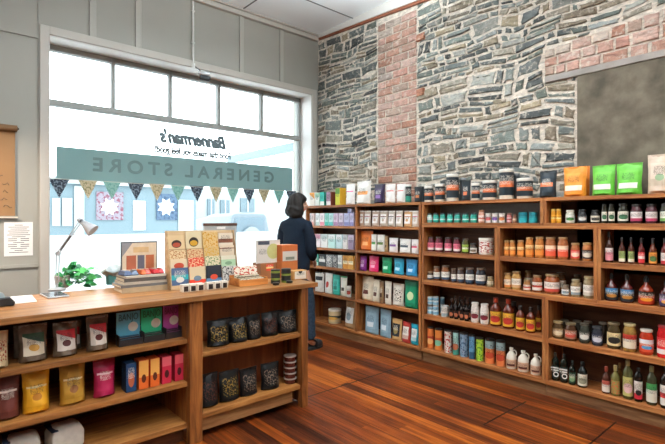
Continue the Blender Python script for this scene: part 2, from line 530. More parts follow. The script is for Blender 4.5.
def stone(mb, quad, bulge, rag, col, seg=3, X=XW, soft=0.06):
    """split-faced block; quad = four (y, z) corners counter-clockwise, rag = raggedness of the outline"""
    cy, cz = sum(p[0] for p in quad) / 4, sum(p[1] for p in quad) / 4
    hh = max(.01, min(quad[3][1] - quad[0][1], quad[2][1] - quad[1][1]))
    ring = []
    for i in range(4):
        a, b = quad[i], quad[(i + 1) % 4]
        m_ = seg if i % 2 == 0 else max(1, seg // 2)
        cut = rs.uniform(.0, .5) * rag
        for k in range(m_ + 1):
            t = (k + (cut if k == 0 else -cut if k == m_ else rs.uniform(-.3, .3) * min(1, rag * 4))) / m_ if m_ > 1 else (cut if k == 0 else 1 - cut)
            y, z = a[0] + (b[0] - a[0]) * t, a[1] + (b[1] - a[1]) * t
            f = rs.uniform(0, rag) * hh * .5
            dy, dz = cy - y, cz - z
            # pull in square to the edge, not along it
            if i % 2 == 0: z += math.copysign(f, dz)
            else: y += math.copysign(min(f * 1.5, abs(dy) * .3), dy)
            ring.append((y, z))
    n = len(ring)
    vs = []
    ty, tz = rs.uniform(-1, 1) * .35, rs.uniform(-1, 1) * .35
    ly = max(.02, quad[1][0] - quad[0][0])
    for k, h in ((1.0, -0.012), (1.0 - soft * .3, .62), (1.0 - soft * 2.0, .95), (.5, 1.0)):
        for (y, z) in ring:
            y2 = cy + (y - cy) * (1 - (1 - k) * min(1, hh / ly * 1.6)); z2 = cz + (z - cz) * k
            d = h if h < 0 else bulge * h * (1 + ty * (y2 - cy) / ly * 2 + tz * (z2 - cz) / hh * 2 + rs.uniform(-.14, .14) * min(1, rag * 4))
            vs.append((X - d, y2, z2))
    fs = []
    for j in range(3):
        for i in range(n):
            i2 = (i + 1) % n
            fs.append((j * n + i, j * n + i2, (j + 1) * n + i2, (j + 1) * n + i))
    fs.append(tuple(3 * n + i for i in range(n)))
    mb.idx(vs, [f[::-1] for f in fs], None, col)
BY0, BY1 = 3.16, 3.745                              # brick pier
AY1 = 1.78                                          # brick arch / lintel starts here
CY1 = 1.508                                         # plastered recess starts here
def ztop(y): return ZC - 0.055 - 0.505 * (YW - y) / (YW - YB)
def arch_z(y):
    t = max(0.0, (AY1 - y) / 0.93)
    return 2.64 - 0.03 * t, 2.865 + 0.07 * t
sm = MB()
sm.poly([(XW, YB, 0), (XW, YW, 0), (XW, YW, ZC), (XW, YB, ZC)][::-1], None, lin('#d3c8ba'))
def warp(y, z):
    return (y + 0.05 * noise.noise(Vector((y * 2.1, z * 3.3, 1.7))), z + 0.085 * noise.noise(Vector((y * 1.6, z * 1.9, 8.1))) + 0.03 * noise.noise(Vector((y * 5, z * 3, 3.1))))
def blocked(y, z):
    if BY0 < y < BY1: return True
    lo, hi = arch_z(y)
    if y < AY1 and lo - 0.07 < z < hi: return True
    if y < CY1 and z < 2.6: return True
    return False
z = 1.15
while z < ZC - 0.02:
    hgt = rs.choice([0.045, 0.055, 0.07, 0.085, 0.1, 0.125])
    low = -1.2 if z > 2.86 else (AY1 + 0.012 if z > 2.55 else CY1 + 0.02)
    for (ya, yb) in ((low, BY0), (BY1, YW)):
        y = ya
        while y < yb - 0.02:
            wd = rs.choice([0.07, 0.1, 0.14, 0.18, 0.24, 0.3]) * (0.7 + 3.4 * hgt)
            if yb - (y + wd) < 0.06: wd = yb - y
            parts = [(z, z + hgt)]
            if hgt > 0.065 and wd > 0.12 and rs.random() < 0.5:
                q = z + hgt * rs.uniform(0.35, 0.65); parts = [(z, q), (q, z + hgt)]
            for (za, zb) in parts:
                g = rs.uniform(0.0028, 0.0085)
                q = [warp(a, b) for a, b in ((y, za), (y + wd, za), (y + wd, zb), (y, zb))]
                q = [(a + (g if i in (0, 3) else -g), b + (g if i < 2 else -g)) for i, (a, b) in enumerate(q)]
                q = [(a + rs.uniform(-.012, .012), b + rs.uniform(-.009, .009)) for a, b in q]
                lo_b = BY1 if ya >= BY1 else ya
                hi_b = BY0 - 0.004 if yb <= BY0 else YW
                q = [(min(max(a, lo_b), hi_b), b) for a, b in q]
                q = [(a, min(b, ztop(a))) for a, b in q]
                if low < 0: q = [(a, max(b, arch_z(a)[1] + .008)) if a < AY1 + .02 else (a, b) for a, b in q]
                if min(q[2][1] - q[1][1], q[3][1] - q[0][1]) < 0.012 or q[1][0] - q[0][0] < .02: continue
                stone(sm, q, rs.uniform(0.006, 0.017), rs.uniform(.2, .55), pick(STONES, .22), rs.choice([2, 3, 4, 5]), soft=rs.uniform(.05, .16))
            y += wd
    z += hgt
# brick pier
z = 1.15; c = 0
while z < ZC - 0.1:
    y = BY0 + (0 if c % 2 else -0.0)
    lens = [0.22, 0.23, 0.12] if c % 2 else [0.12, 0.22, 0.23]
    for wd in lens:
        if rs.random() < 0.12 and wd > 0.2: pass
        za, zb = z + 0.004, z + 0.081
        q = [(y + 0.004, za), (y + wd - 0.004, za), (y + wd - 0.004, zb), (y + 0.004, zb)]
        if max(zb, za) < ztop(y): stone(sm, q, rs.uniform(0.006, 0.012), .07, pick(BRICKS, 0.14), 4)
        y += wd + 0.004
    z += 0.085; c += 1
for (y, z) in ((3.045, 3.335), (3.05, 2.74)):
    stone(sm, [(y, z), (y + 0.11, z), (y + 0.11, z + 0.08), (y, z + 0.08)], 0.03, .08, pick(['#b07a62']), 4)
# flat arch of bricks over the plastered opening
for rowi in range(3):
    y = AY1
    while y > -0.6:
        wd = rs.choice([0.09, 0.11, 0.13, 0.16, 0.19])
        lo, hi = arch_z(y - wd / 2)
        za, zb = lo + (hi - lo) * rowi / 3 + 0.005, lo + (hi - lo) * (rowi + 1) / 3 - 0.005
        q = [(y - wd + 0.006, za), (y - 0.006, za), (y - 0.006, zb), (y - wd + 0.006, zb)]
        stone(sm, q, rs.uniform(0.010, 0.018), .12, pick(BRICKS, 0.14), 4)
        y -= wd
wall_r = struct(sm.build('wall_right', MASON))
PLAST = P('#625a4d', 0.85, var=0.4, scale=7, bump=0.5, spec=0.2)
struct(box(XW - 0.02, XW + 0.02, -1.2, CY1, 1.0, 2.58).build('wall_panel', PLAST))
struct(box(XW - 0.03, XW + 0.02, -1.2, AY1 - 0.01, 2.578, 2.632).build('lintel', P('#8f8780', 0.8, var=0.2, scale=6), bevel=0.006))

# ---------------------------------------------------------------- shop window
FRAME = P('#8d908c', 0.5, var=0.02)
def glass_mat():
    m, n, l, b = newmat('window_glass')
    out = n['Material Output']
    tr = n.new('ShaderNodeBsdfTransparent'); tr.inputs[0].default_value = (0.96, 0.985, 0.99, 1)
    gl = n.new('ShaderNodeBsdfGlossy'); gl.inputs['Roughness'].default_value = 0.02
    fr = n.new('ShaderNodeFresnel'); fr.inputs[0].default_value = 1.25
    mx = n.new('ShaderNodeMixShader')
    l.new(fr.outputs[0], mx.inputs[0]); l.new(tr.outputs[0], mx.inputs[1]); l.new(gl.outputs[0], mx.inputs[2]); l.new(mx.outputs[0], out.inputs[0])
    return m
GLASS = glass_mat()
ZT = 2.53
win = empty_struct('window_1', (OX0, YG, OZ0))
def wpart(name, mb, mat, **k):
    return mb.build(name, mat, win, loc=(-OX0, -YG, -OZ0), **k)
fm = MB()
fm.box(OX0, OX0 + 0.03, YG - 0.03, YG + 0.05, OZ0, OZ1); fm.box(OX1 - 0.035, OX1, YG - 0.03, YG + 0.05, OZ0, OZ1)
fm.box(OX0, OX1, YG - 0.03, YG + 0.05, OZ1 - 0.055, OZ1); fm.box(OX0, OX1, YG - 0.03, YG + 0.05, OZ0, OZ0 + 0.05)
wpart('frame', fm, FRAME, bevel=0.004)
wpart('transom', box(OX0, OX1, YG - 0.035, YG + 0.05, ZT - 0.028, ZT + 0.028), FRAME, bevel=0.004)
mx_ = [at_y(u, YG)[0] for u in (112.7, 169.8, 218.3, 261.0)]
for x in mx_:
    wpart('mullion', box(x - 0.017, x + 0.017, YG - 0.03, YG + 0.045, ZT, OZ1), FRAME, bevel=0.003)
xs = [OX0] + mx_ + [OX1]
for a, b_ in zip(xs, xs[1:]):
    wpart('pane', MB().box(a, b_, YG + 0.005, YG + 0.011, ZT, OZ1), GLASS)
wpart('pane', MB().box(OX0, OX1, YG + 0.005, YG + 0.011, OZ0, ZT), GLASS)
# frosted lower film
def frost_mat(c='#f4f7f8', t=0.75):
    m, n, l, b = newmat('frosted_film')
    out = n['Material Output']
    a = n.new('ShaderNodeBsdfTranslucent'); a.inputs[0].default_value = lin(c)
    d = n.new('ShaderNodeBsdfDiffuse'); d.inputs[0].default_value = lin(c)
    mx = n.new('ShaderNodeMixShader'); mx.inputs[0].default_value = t
    l.new(d.outputs[0], mx.inputs[1]); l.new(a.outputs[0], mx.inputs[2]); l.new(mx.outputs[0], out.inputs[0])
    return m
wpart('frosted_film', box(OX0 + 0.03, OX1 - 0.035, YG - 0.004, YG - 0.001, OZ0 + 0.05, 1.257), frost_mat())
# sign banner stuck to the glass
bx0, bx1 = at_y(56, YG)[0], at_y(292, YG)[0]
t = thing('window_banner', 'grey-green sign banner across the shop window, lettering seen mirrored', 'banner', ((bx0 + bx1) / 2, YG - 0.012, 1.80))
hw = (bx1 - bx0) / 2
box(-hw, hw, -0.002, 0.0, 0.0, 0.315).build('panel', frost_mat('#8fabaa', 0.34), t)
LETT = P('#5d7674', 0.6)
for body, ua, ub in (('GENERAL', 273, 185), ('STORE', 171.5, 93)):
    xa, xb2 = at_y(ua, YG)[0], at_y(ub, YG)[0]
    text(body, 0.19, LETT, t, loc=((xa + xb2) / 2 - (bx0 + bx1) / 2, -0.0035, 0.16), rot=(R(90), 0, 0), mirror=True, width=xa - xb2, space=1.5, fat=.006)
t = thing('window_logo', 'dark grey mirrored script logo on the glass above the banner', 'window lettering', (at_y(195, YG)[0], YG - 0.008, 2.22))
DK = P('#56656a', 0.6)
xa, xb2 = at_y(226, YG)[0], at_y(161, YG)[0]
cx0 = at_y(195, YG)[0]
text("Bannerman's", 0.2, DK, t, loc=((xa + xb2) / 2 - cx0, 0, 0.115), rot=(R(90), 0, 0), mirror=True, shear=0.35, width=xa - xb2, fat=.011)
xa, xb2 = at_y(230, YG)[0], at_y(155, YG)[0]
text('Food that makes you feel good!', 0.11, P('#1e2629', .6), t, name='slogan', loc=((xa + xb2) / 2 - cx0, 0, -0.035), rot=(R(90), 0, 0), mirror=True, width=xa - xb2, fat=.0042)

# bunting
t = thing('bunting', 'string of navy, tan and teal triangular pennants across the window', 'bunting', (bx0, YG - 0.05, 1.80))
us = [59, 88, 112, 136, 157, 178, 197, 216, 233, 249, 264, 279, 291]
MB().tube([(at_y(50, YG - .05)[0] - bx0, 0, 0.0), (1.5, 0, -0.012), (at_y(299, YG - .05)[0] - bx0, 0, 0.0)], 0.003, 6).build('string', P('#d8d2c4'), t)
pm = [L('#1f2b3a', '#76838f', 6, False), L('#bcae90', '#85805c', 6, False), L('#86b0a8', '#62998f', 6, False)]
for i, u in enumerate(us):
    x = at_y(u, YG - 0.05)[0] - bx0
    a, h = 0.088, 0.185
    m = MB()
    f0 = [(x - a, 0, 0), (x + a, 0, 0), (x, -0.01 + 0.006 * (i % 3), -h)]
    m.idx(f0 + [(p[0], p[1] + 0.002, p[2]) for p in f0], [(0, 2, 1), (3, 4, 5), (0, 1, 4, 3), (1, 2, 5, 4), (2, 0, 3, 5)], [[(0, 1), (.5, 0), (1, 1)]] * 2 + [[(0, 0)] * 4] * 3)
    m.build('pennant', pm[i % 3], t)

# ---------------------------------------------------------------- street outside
struct(box(-30, 40, 5.3, 60, -0.25, -0.15).build('ground', P('#f0f0ee', 0.9, var=0.03, scale=1)))
t = thing('shop_facade', 'pale blue shopfront across the street with white window posters', 'building', (1.5, 11.0, -0.15))
FBL = P('#61737b', 0.7, var=0.03)
WSH = P('#959ea1', 0.6)
def fx_(u, Y=11.0): return at_y(u, Y)[0] - 1.5
def fz(v, u, Y=11.0): return zz(v, at_y(u, Y)[1]) + 0.15
fx0, fx1 = fx_(40), fx_(196)
box(fx0, fx1, 0, 0.3, 0, fz(186, 120)).build('wall', FBL, t)
box(fx0 - 0.1, fx1 + 0.1, -0.1, 0.4, fz(186, 120), fz(180, 120)).build('fascia', WSH, t)
def poster(uc0, uc1, v0, v1, mat, name='poster'):
    return box(fx_(uc0), fx_(uc1), -0.03, 0, fz(v1, (uc0 + uc1) / 2), fz(v0, (uc0 + uc1) / 2)).build(name, mat, t)
def star(uc, vc, r, parent, y=-0.045):
    m = MB(); n = 16
    cx, cz = fx_(uc), fz(vc, uc)
    pts = [(cx + r * (1 if i % 2 else 0.62) * math.cos(2 * math.pi * i / n), y, cz + r * (1 if i % 2 else 0.62) * math.sin(2 * math.pi * i / n)) for i in range(n)]
    bk = [(p[0], y + 0.012, p[2]) for p in pts]
    m.idx(pts + bk, [tuple(range(n)), tuple(range(n, 2 * n))[::-1]] + [(i, i + n, (i + 1) % n + n, (i + 1) % n) for i in range(n)])
    m.build('star', P('#dde2e4', .6), parent)
p = poster(96, 123, 192, 220, L('#77727c', '#6a3c4a', 6, False)); star(109, 207, 0.2, p)
p = poster(156, 177, 194, 220, L('#42566c', '#24384e', 6, False)); star(165.5, 207, 0.22, p)
poster(133, 145, 201, 230, L('#e9eef0', '#b9ccd4', 6, True))
poster(178, 193, 200, 236, WSH, 'window')
for ua, ub in ((52, 60), (62, 72)): poster(ua, ub, 198, 226, WSH, 'window')
poster(74, 84, 186, 240, WSH, 'pillar')
t2 = thing('white_house', 'white rendered house with grey windows down the street', 'building', (6.0, 19.0, -0.15))
gx = lambda u: at_y(u, 19.0)[0] - 6.0
gz = lambda v, u: zz(v, at_y(u, 19.0)[1]) + 0.15
box(gx(196), gx(300), 0, 0.4, 0, gz(190, 240)).build('wall', P('#8b9496', 0.7), t2)
for ua, ub, va, vb in ((207, 214, 199, 222), (220, 229, 200, 222), (240, 254, 198, 212)):
    f = box(gx(ua), gx(ub), -0.06, 0, gz(vb, ua), gz(va, ua)).build('window', P('#50626a', 0.3), t2)
    mid = (gx(ua) + gx(ub)) / 2
    box(mid - 0.03, mid + 0.03, -0.09, -0.06, gz(vb, ua), gz(va, ua)).build('glazing_bar', WSH, f)
# canopy beam of this shop's verandah, running out over the footpath
tag(box(4.55, 4.66, 5.75, 8.4, 2.56, 2.70).build('verandah_beam', P('#6c7e85', 0.6), bevel=0.01), 'pale blue-grey verandah beam outside the window upper right', 'beam')
# car
cY = 14.4
cxm = at_y(250, cY)[0]
t = thing('car', 'silver off-road car with rear spare wheel parked in the street', 'car', (cxm, cY, -0.15))
m = MB()
prof = [(0.86, 0.45), (0.9, 0.75), (0.88, 1.05), (0.72, 1.72), (0.6, 1.8)]
secs = []
for y, k in ((0.0, 0.98), (0.15, 1.0), (1.6, 1.0), (3.6, 0.98), (3.9, 0.9)):
    h = 1.0 if y < 2.2 else 0.62
    secs.append([(sx_ * px * k, y, pz if pz < 1.06 else 1.05 + (pz - 1.05) * h * 1.0) for sx_ in (1,) for px, pz in prof] + [(-px * k, y, pz if pz < 1.06 else 1.05 + (pz - 1.05) * h) for px, pz in prof[::-1]])
vs = [p for s_ in secs for p in s_]; nn = 10
fs = [(j * nn + i, j * nn + (i + 1) % nn, (j + 1) * nn + (i + 1) % nn, (j + 1) * nn + i) for j in range(4) for i in range(nn)] + [tuple(range(nn))[::-1], tuple(4 * nn + i for i in range(nn))]
m.idx(vs, fs)
m.build('body', P('#59656c', 0.4), t, bevel=0.04)
box(-0.62, 0.62, -0.03, 0.02, 1.12, 1.66).build('rear_window', P('#4a5c66', 0.1), t, bevel=0.03)
MB().lathe([(0.1, -0.12), (0.3, -0.12), (0.35, -0.06), (0.35, 0.05), (0.1, 0.08)], 24).build('spare_wheel', P('#707a80', 0.5), t, loc=(0.0, -0.1, 0.98), rot=(R(90), 0, 0))
for s_ in (-1, 1):
    box(s_ * 0.8 - 0.07, s_ * 0.8 + 0.07, -0.03, 0.02, 0.72, 0.98).build('tail_light', P('#c86070', 0.3), t, bevel=0.01)
    for y in (0.75, 3.1):
        MB().lathe([(0.1, -0.1), (0.32, -0.1), (0.36, -0.05), (0.36, 0.08), (0.1, 0.1)], 24).build('wheel', P('#2a2d30', 0.6), t, loc=(s_ * 0.78, y, 0.36), rot=(0, R(90), 0))
box(-0.85, 0.85, -0.12, 0.05, 0.42, 0.58).build('bumper', P('#7c868a', 0.5), t, bevel=0.03)

# ---------------------------------------------------------------- shelving along the stone wall
XF = 3.70
def shelf_unit(name, label, Ya, Yb, boards, z0, depth=0.28, uprights=None, plinth=None, back=True, backm=None):
    """Ya (far) > Yb (near); boards = [(top_z, thickness)]"""
    w_ = Ya - Yb
    t = thing(name, label, 'shelving unit', (XF, (Ya + Yb) / 2, z0), R(-90))
    zt = max(b[0] for b in boards)
    th = 0.024
    ups = uprights or []
    xs_ = [-w_ / 2 + th / 2] + [(Ya + Yb) / 2 - y for y in ups] + [w_ / 2 - th / 2]
    tb, tt = sorted(boards)[-1]
    zb, bt = sorted(boards)[0]
    box(-w_ / 2, w_ / 2, 0.0, depth, tb - tt - z0, tb - z0).build('top_board', sw('x'), t, bevel=0.002)
    box(-w_ / 2, w_ / 2, 0.0, depth, zb - bt - z0, zb - z0).build('bottom_board', sw('x'), t, bevel=0.002)
    for i, x in enumerate(xs_):
        nm = 'side_panel' if i in (0, len(xs_) - 1) else 'divider'
        box(x - th / 2, x + th / 2, 0.0015, depth, zb - z0, tb - tt - z0).build(nm, sw('z'), t, bevel=0.002)
    for (z_, th_) in sorted(boards)[1:-1]:
        for xa, xb_ in zip(xs_, xs_[1:]):
            box(xa + th / 2, xb_ - th / 2, 0.003, depth - 0.01, z_ - th_ - z0, z_ - z0).build('shelf', sw('x'), t, bevel=0.002)
    if back:
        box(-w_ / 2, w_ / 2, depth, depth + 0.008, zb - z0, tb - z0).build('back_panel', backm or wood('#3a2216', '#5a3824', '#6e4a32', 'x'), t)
    if plinth:
        box(-w_ / 2, w_ / 2, 0.02, 0.045, -z0, zb - bt - z0).build('plinth', wood('#4e301e', '#7c5536', '#94704c', 'x'), t, bevel=0.002)
    return t
GREYB = P('#8b8d8c', 0.7)
yA0, yA1 = at_x(305.5, XF)[0], at_x(420.3, XF)[0]
yd = at_x(355.6, XF)[0]
shelf_unit('shelving_unit', 'tall two-bay wooden shelves in the corner by the window', yA0, yA1, [(1.587, .028), (1.333, .028), (1.058, .028), (.824, .028), (.492, .032), (.124, .03)], .094, uprights=[yd], plinth=True)
yB0, yB1, yD1, yE1, yG1, yR = at_x(421.6, XF)[0], at_x(543, XF)[0], at_x(497, XF)[0], at_x(597, XF)[0], at_x(545, XF)[0], 0.40
shelf_unit('shelving_unit', 'long shallow wooden crate of small teal jars atop the middle crates', yB0, yB1 + .001, [(1.583, .028), (1.379, .022)], 1.357, backm=GREYB)
shelf_unit('shelving_unit', 'shallow wooden crate under the green pouches at upper right', yB1 - .001, yR, [(1.583, .028), (1.379, .022)], 1.357)
for lab, a, b_ in (('square two-shelf wooden crate next to the corner shelves', yB0, yD1 + .001), ('square two-shelf wooden crate of orange jars in the middle', yD1 - .001, yE1 + .001), ('two-shelf wooden crate of sauce bottles at the right edge', yE1 - .001, yR)):
    shelf_unit('shelving_unit', lab, a, b_, [(1.3565, .022), (1.093, .04), (.812, .022)], .79)
shelf_unit('shelving_unit', 'low wide two-shelf wooden unit holding cans and white jugs', yB0, yG1 + .001, [(.7895, .022), (.469, .045), (.131, .034)], .097, plinth=True)
shelf_unit('shelving_unit', 'low wide two-shelf wooden unit holding oil bottles at right', yG1 - .001, yR, [(.7895, .022), (.466, .04), (.128, .034)], .094, plinth=True)

# ---------------------------------------------------------------- product builders (front faces local -y)
def label_arc(m, r, z0, z1, span=200, n=18): return m.lathe([(r, z0), (r, z1)], n, a0=-90 - span / 2, a1=-90 + span / 2)
def b_jar(t, r, h, body, lid, lab, lab_lo=0.14, lab_hi=0.68, lidh=None):
    lh = lidh or min(0.16 * h, 0.016)
    sh = h - lh
    MB().lathe([(0, 0.0), (r * .9, 0), (r, .06 * h), (r, .72 * sh), (r * .97, .82 * sh), (r * .8, .94 * sh), (r * .78, sh)], 22).build('glass', P(body, 0.1, spec=0.4, var=0.25, scale=60), t)
    MB().lathe([(0.0, sh), (r * .86, sh), (r * .88, sh + .2 * lh), (r * .88, sh + .8 * lh), (r * .84, h), (0, h)], 22).build('lid', P(lid, 0.35, spec=.5), t)
    if lab: label_arc(MB(), r * 1.012, lab_lo * sh, lab_hi * sh).build('label', lab, t)
def b_tub(t, r, h, body, lid, lab, lab_lo=0.14, lab_hi=0.97):
    lh = min(0.14 * h, 0.022); sh = h - lh
    MB().lathe([(0, 0), (r * .93, 0), (r * .95, .02 * h), (r * .96, sh), (0, sh)], 26).build('body', P(body, 0.4), t)
    MB().lathe([(0, sh), (r * .99, sh), (r, sh + .15 * lh), (r, h - .2 * lh), (r * .96, h), (r * .9, h), (r * .88, h - .1 * lh), (0, h - .1 * lh)], 26).build('lid', P(lid, 0.35), t)
    if lab: label_arc(MB(), r * .968, lab_lo * sh, lab_hi * sh, 250, 24).build('label', lab, t)
def b_bottle(t, r, h, body, cap, lab, shoulder=0.6, nr=0.36, lab_lo=0.12, lab_hi=0.85):
    ch = min(.16 * h, .035); sh = h - ch; b = shoulder * h
    MB().lathe([(0, 0), (r * .93, 0), (r, .02 * h), (r, b), (r * .93, b + .05 * h), (r * (nr + .12), b + .15 * h), (r * nr, b + .2 * h), (r * nr, sh)], 22).build('glass', P(body, 0.08, spec=.4, var=.15), t)
    MB().lathe([(0, sh - .004), (r * nr * 1.2, sh - .004), (r * nr * 1.25, h - .003), (r * nr * 1.1, h), (0, h)], 18).build('cap', P(cap, 0.4), t)
    if lab: label_arc(MB(), r * 1.012, lab_lo * b, lab_hi * b).build('label', lab, t)
def b_sauce(t, r, h, body, cap, lab):
    ch = .2 * h; sh = h - ch
    MB().lathe([(0, 0), (r * .92, 0), (r, .03 * h), (r * .99, .46 * h), (r * .93, .54 * h), (r * .62, .63 * h), (r * .36, .7 * h), (r * .28, sh)], 22).build('glass', P(body, 0.15, spec=.6, var=.2), t)
    MB().lathe([(0, sh - .003), (r * .34, sh - .003), (r * .33, h - .3 * ch), (r * .22, h - .02), (r * .18, h), (0, h)], 18).build('cap', P(cap, 0.4), t)
    label_arc(MB(), r * 1.012, .05 * h, .47 * h, 220).build('label', lab, t)
def b_can(t, r, h, lab, top='#c9cbcb'):
    MB().lathe([(0, .0), (r * .96, .0), (r, .003), (r, .006), (r * .97, .008), (r * .97, h - .008), (r, h - .006), (r, h - .002), (r * .96, h), (r * .93, h - .004), (0, h - .004)], 24).build('body', P(top, 0.3, .7), t)
    label_arc(MB(), r * .985, .009, h - .009, 300, 26).build('label', lab, t)
def b_tube(t, r, h, lab, lid):
    MB().lathe([(0, 0), (r, 0), (r, h * .93), (0, h * .93)], 24).build('body', lab, t)
    label_arc(MB(), r * 1.01, .004, h * .92, 300, 26).build('label', lab, t)
    MB().lathe([(0, h * .93), (r * 1.03, h * .93), (r * 1.03, h * .99), (r * .95, h), (0, h)], 24).build('lid', P(lid, .5), t)
def b_jug(t, r, h, body, lab):
    m = MB().lathe([(0, 0), (r * .95, 0), (r, .03 * h), (r * 1.0, .5 * h), (r * .9, .64 * h), (r * .5, .78 * h), (r * .3, .84 * h), (r * .3, .9 * h)], 24)
    m.build('body', P(body, .45), t)
    MB().lathe([(0, .9 * h), (r * .38, .9 * h), (r * .38, h), (0, h)], 18).build('cap', P('#e9e2d2', .5), t)
    MB().tube([(r * .3, 0, .86 * h), (r * .62, 0, .9 * h), (r * .95, 0, .82 * h), (r * .98, 0, .68 * h), (r * .85, 0, .6 * h)], r * .11, 8).build('handle', P(body, .45), t)
    label_arc(MB(), r * 1.012, .1 * h, .46 * h, 170).build('label', lab, t)
def b_carton(t, w_, h, d, body, lab, top=None):
    box(-w_ / 2, w_ / 2, 0, d, 0, h).build('box', P(body, .55), t, bevel=0.0015)
    m = MB().slab((0, -0.0008, h / 2), (w_ * .48, 0, 0), (0, 0, h * .485), (0, -1, 0), .0008)
    m.build('front_panel', lab, t)
    if top:
        box(-w_ * .46, w_ * .46, .002, d * .98, h, h + .0015).build('top_flap', P(top, .5), t)
def pouch_pt(w_, h, d, s, q, side, seed):
    hw_ = w_ / 2 * (1 - .05 * math.sin(math.pi * min(1, q * 1.05)) + .02 * q)
    th = d / 2 * max(0.0, (1 - q ** 1.7)) * (1 - abs(s) ** 2.6) ** .8 + .002
    if q < .05: th *= .55 + 9 * q
    cr_ = (.13 * d * noise.noise(Vector((s * 2.2 + seed, q * 4 + seed * .7, side * 3.0))) + .05 * d * noise.noise(Vector((s * 6 + seed, q * 9, side * 3.0)))) * (1 - abs(s) ** 4) * min(1, q * 6)
    z_ = h * q + (.012 * h * (1 - s * s) * -1 if q < .05 else 0) * 0
    lean = .10 * d * q
    hw_ *= 1 + .03 * noise.noise(Vector((seed, q * 5, s)))
    return (s * hw_, d / 2 + lean + side * (th + cr_), z_)
def b_pouch(t, w_, h, d, body, lab, seal=None, rough=.4, lab_box=(.12, .88, .2, .78)):
    seed = random.uniform(0, 50)
    NS, NQ = 10, 14
    m = MB()
    vs, fs, us = [], [], []
    for side in (-1, 1):
        for j in range(NQ + 1):
            for i in range(NS + 1): vs.append(pouch_pt(w_, h, d, -1 + 2 * i / NS, j / NQ, side, seed))
    o = (NS + 1) * (NQ + 1)
    for sd in (0, 1):
        for j in range(NQ):
            for i in range(NS):
                a = sd * o + j * (NS + 1) + i
                f = (a, a + 1, a + NS + 2, a + NS + 1)
                fs.append(f if sd == 0 else f[::-1])
                u = [(i / NS, j / NQ), ((i + 1) / NS, j / NQ), ((i + 1) / NS, (j + 1) / NQ), (i / NS, (j + 1) / NQ)]
                us.append(u if sd == 0 else u[::-1])
    for j in range(NQ):
        for i in (0, NS):
            a = j * (NS + 1) + i
            f = (a, a + NS + 1, a + NS + 1 + o, a + o)
            fs.append(f if i == 0 else f[::-1]); us.append([(0, 0)] * 4)
    for i in range(NS):
        fs.append((i, i + o, i + 1 + o, i + 1)); us.append([(0, 0)] * 4)
        a = NQ * (NS + 1) + i
        fs.append((a, a + 1, a + 1 + o, a + o)); us.append([(0, 0)] * 4)
    m.idx(vs, fs, us)
    m.build('bag', body if not isinstance(body, str) else P(body, rough, var=.1, spec=.3), t)
    m = MB()
    yt = d / 2 + .10 * d
    m.box(-w_ * .495, w_ * .495, yt - .0045, yt + .0045, h * .935, h * 1.002)
    m.build('top_seal', P(seal or (body if isinstance(body, str) else '#cccccc'), .45), t)
    if lab:
        m = MB(); s0, s1, q0, q1 = lab_box
        n1, n2 = 8, 10
        vs = []
        for j in range(n2 + 1):
            for i in range(n1 + 1):
                p = pouch_pt(w_, h, d, -1 + 2 * (s0 + (s1 - s0) * i / n1), q0 + (q1 - q0) * j / n2, -1, seed)
                vs.append((p[0], p[1] - .0022, p[2]))
        fs, us = [], []
        for j in range(n2):
            for i in range(n1):
                a = j * (n1 + 1) + i
                fs.append((a, a + 1, a + n1 + 2, a + n1 + 1))
                us.append([(i / n1, j / n2), ((i + 1) / n1, j / n2), ((i + 1) / n1, (j + 1) / n2), (i / n1, (j + 1) / n2)])
        m.idx(vs, fs, us)
        m.build('label', lab, t)
CAT = {'jar': 'jar', 'tub': 'tub', 'bottle': 'bottle', 'sauce': 'bottle', 'can': 'can', 'tube': 'canister', 'jug': 'jug', 'carton': 'box', 'pouch': 'pouch'}
NAME = {'jar': 'jar', 'tub': 'tub', 'bottle': 'bottle', 'sauce': 'sauce_bottle', 'can': 'tin_can', 'tube': 'canister', 'jug': 'jug', 'carton': 'carton', 'pouch': 'pouch'}
ORD = ['first', 'second', 'third', 'fourth', 'fifth', 'sixth', 'seventh', 'eighth', 'ninth', 'tenth', 'eleventh', 'twelfth']
NUM = ['', 'one', 'two', 'three', 'four', 'five', 'six', 'seven', 'eight', 'nine', 'ten', 'eleven', 'twelve']
SPACE = {1.333: 1.559, 1.058: 1.305, .824: 1.03, .492: .796, .124: .46, 1.379: 1.555, 1.093: 1.3345, .812: 1.053, .469: .7675, .466: .7675, .131: .424, .128: .426, .656: .893, .386: .628, .557: .893, .169: .527}
ROTR = random.Random(9)
BAYS = {}
for z_ in (1.333, 1.058, .824, .492, .124): BAYS[z_] = [(yA0 - .026, yd + .014), (yd - .014, yA1 + .026)]
BAYS[1.379] = [(yB0 - .026, yB1 + .026), (yB1 - .028, yR)]
for z_ in (1.093, .812): BAYS[z_] = [(yB0 - .026, yD1 + .027), (yD1 - .027, yE1 + .027), (yE1 - .027, yR)]
for z_ in (.469, .131): BAYS[z_] = [(yB0 - .026, yG1 + .027)]
for z_ in (.466, .128): BAYS[z_] = [(yG1 - .027, yR)]
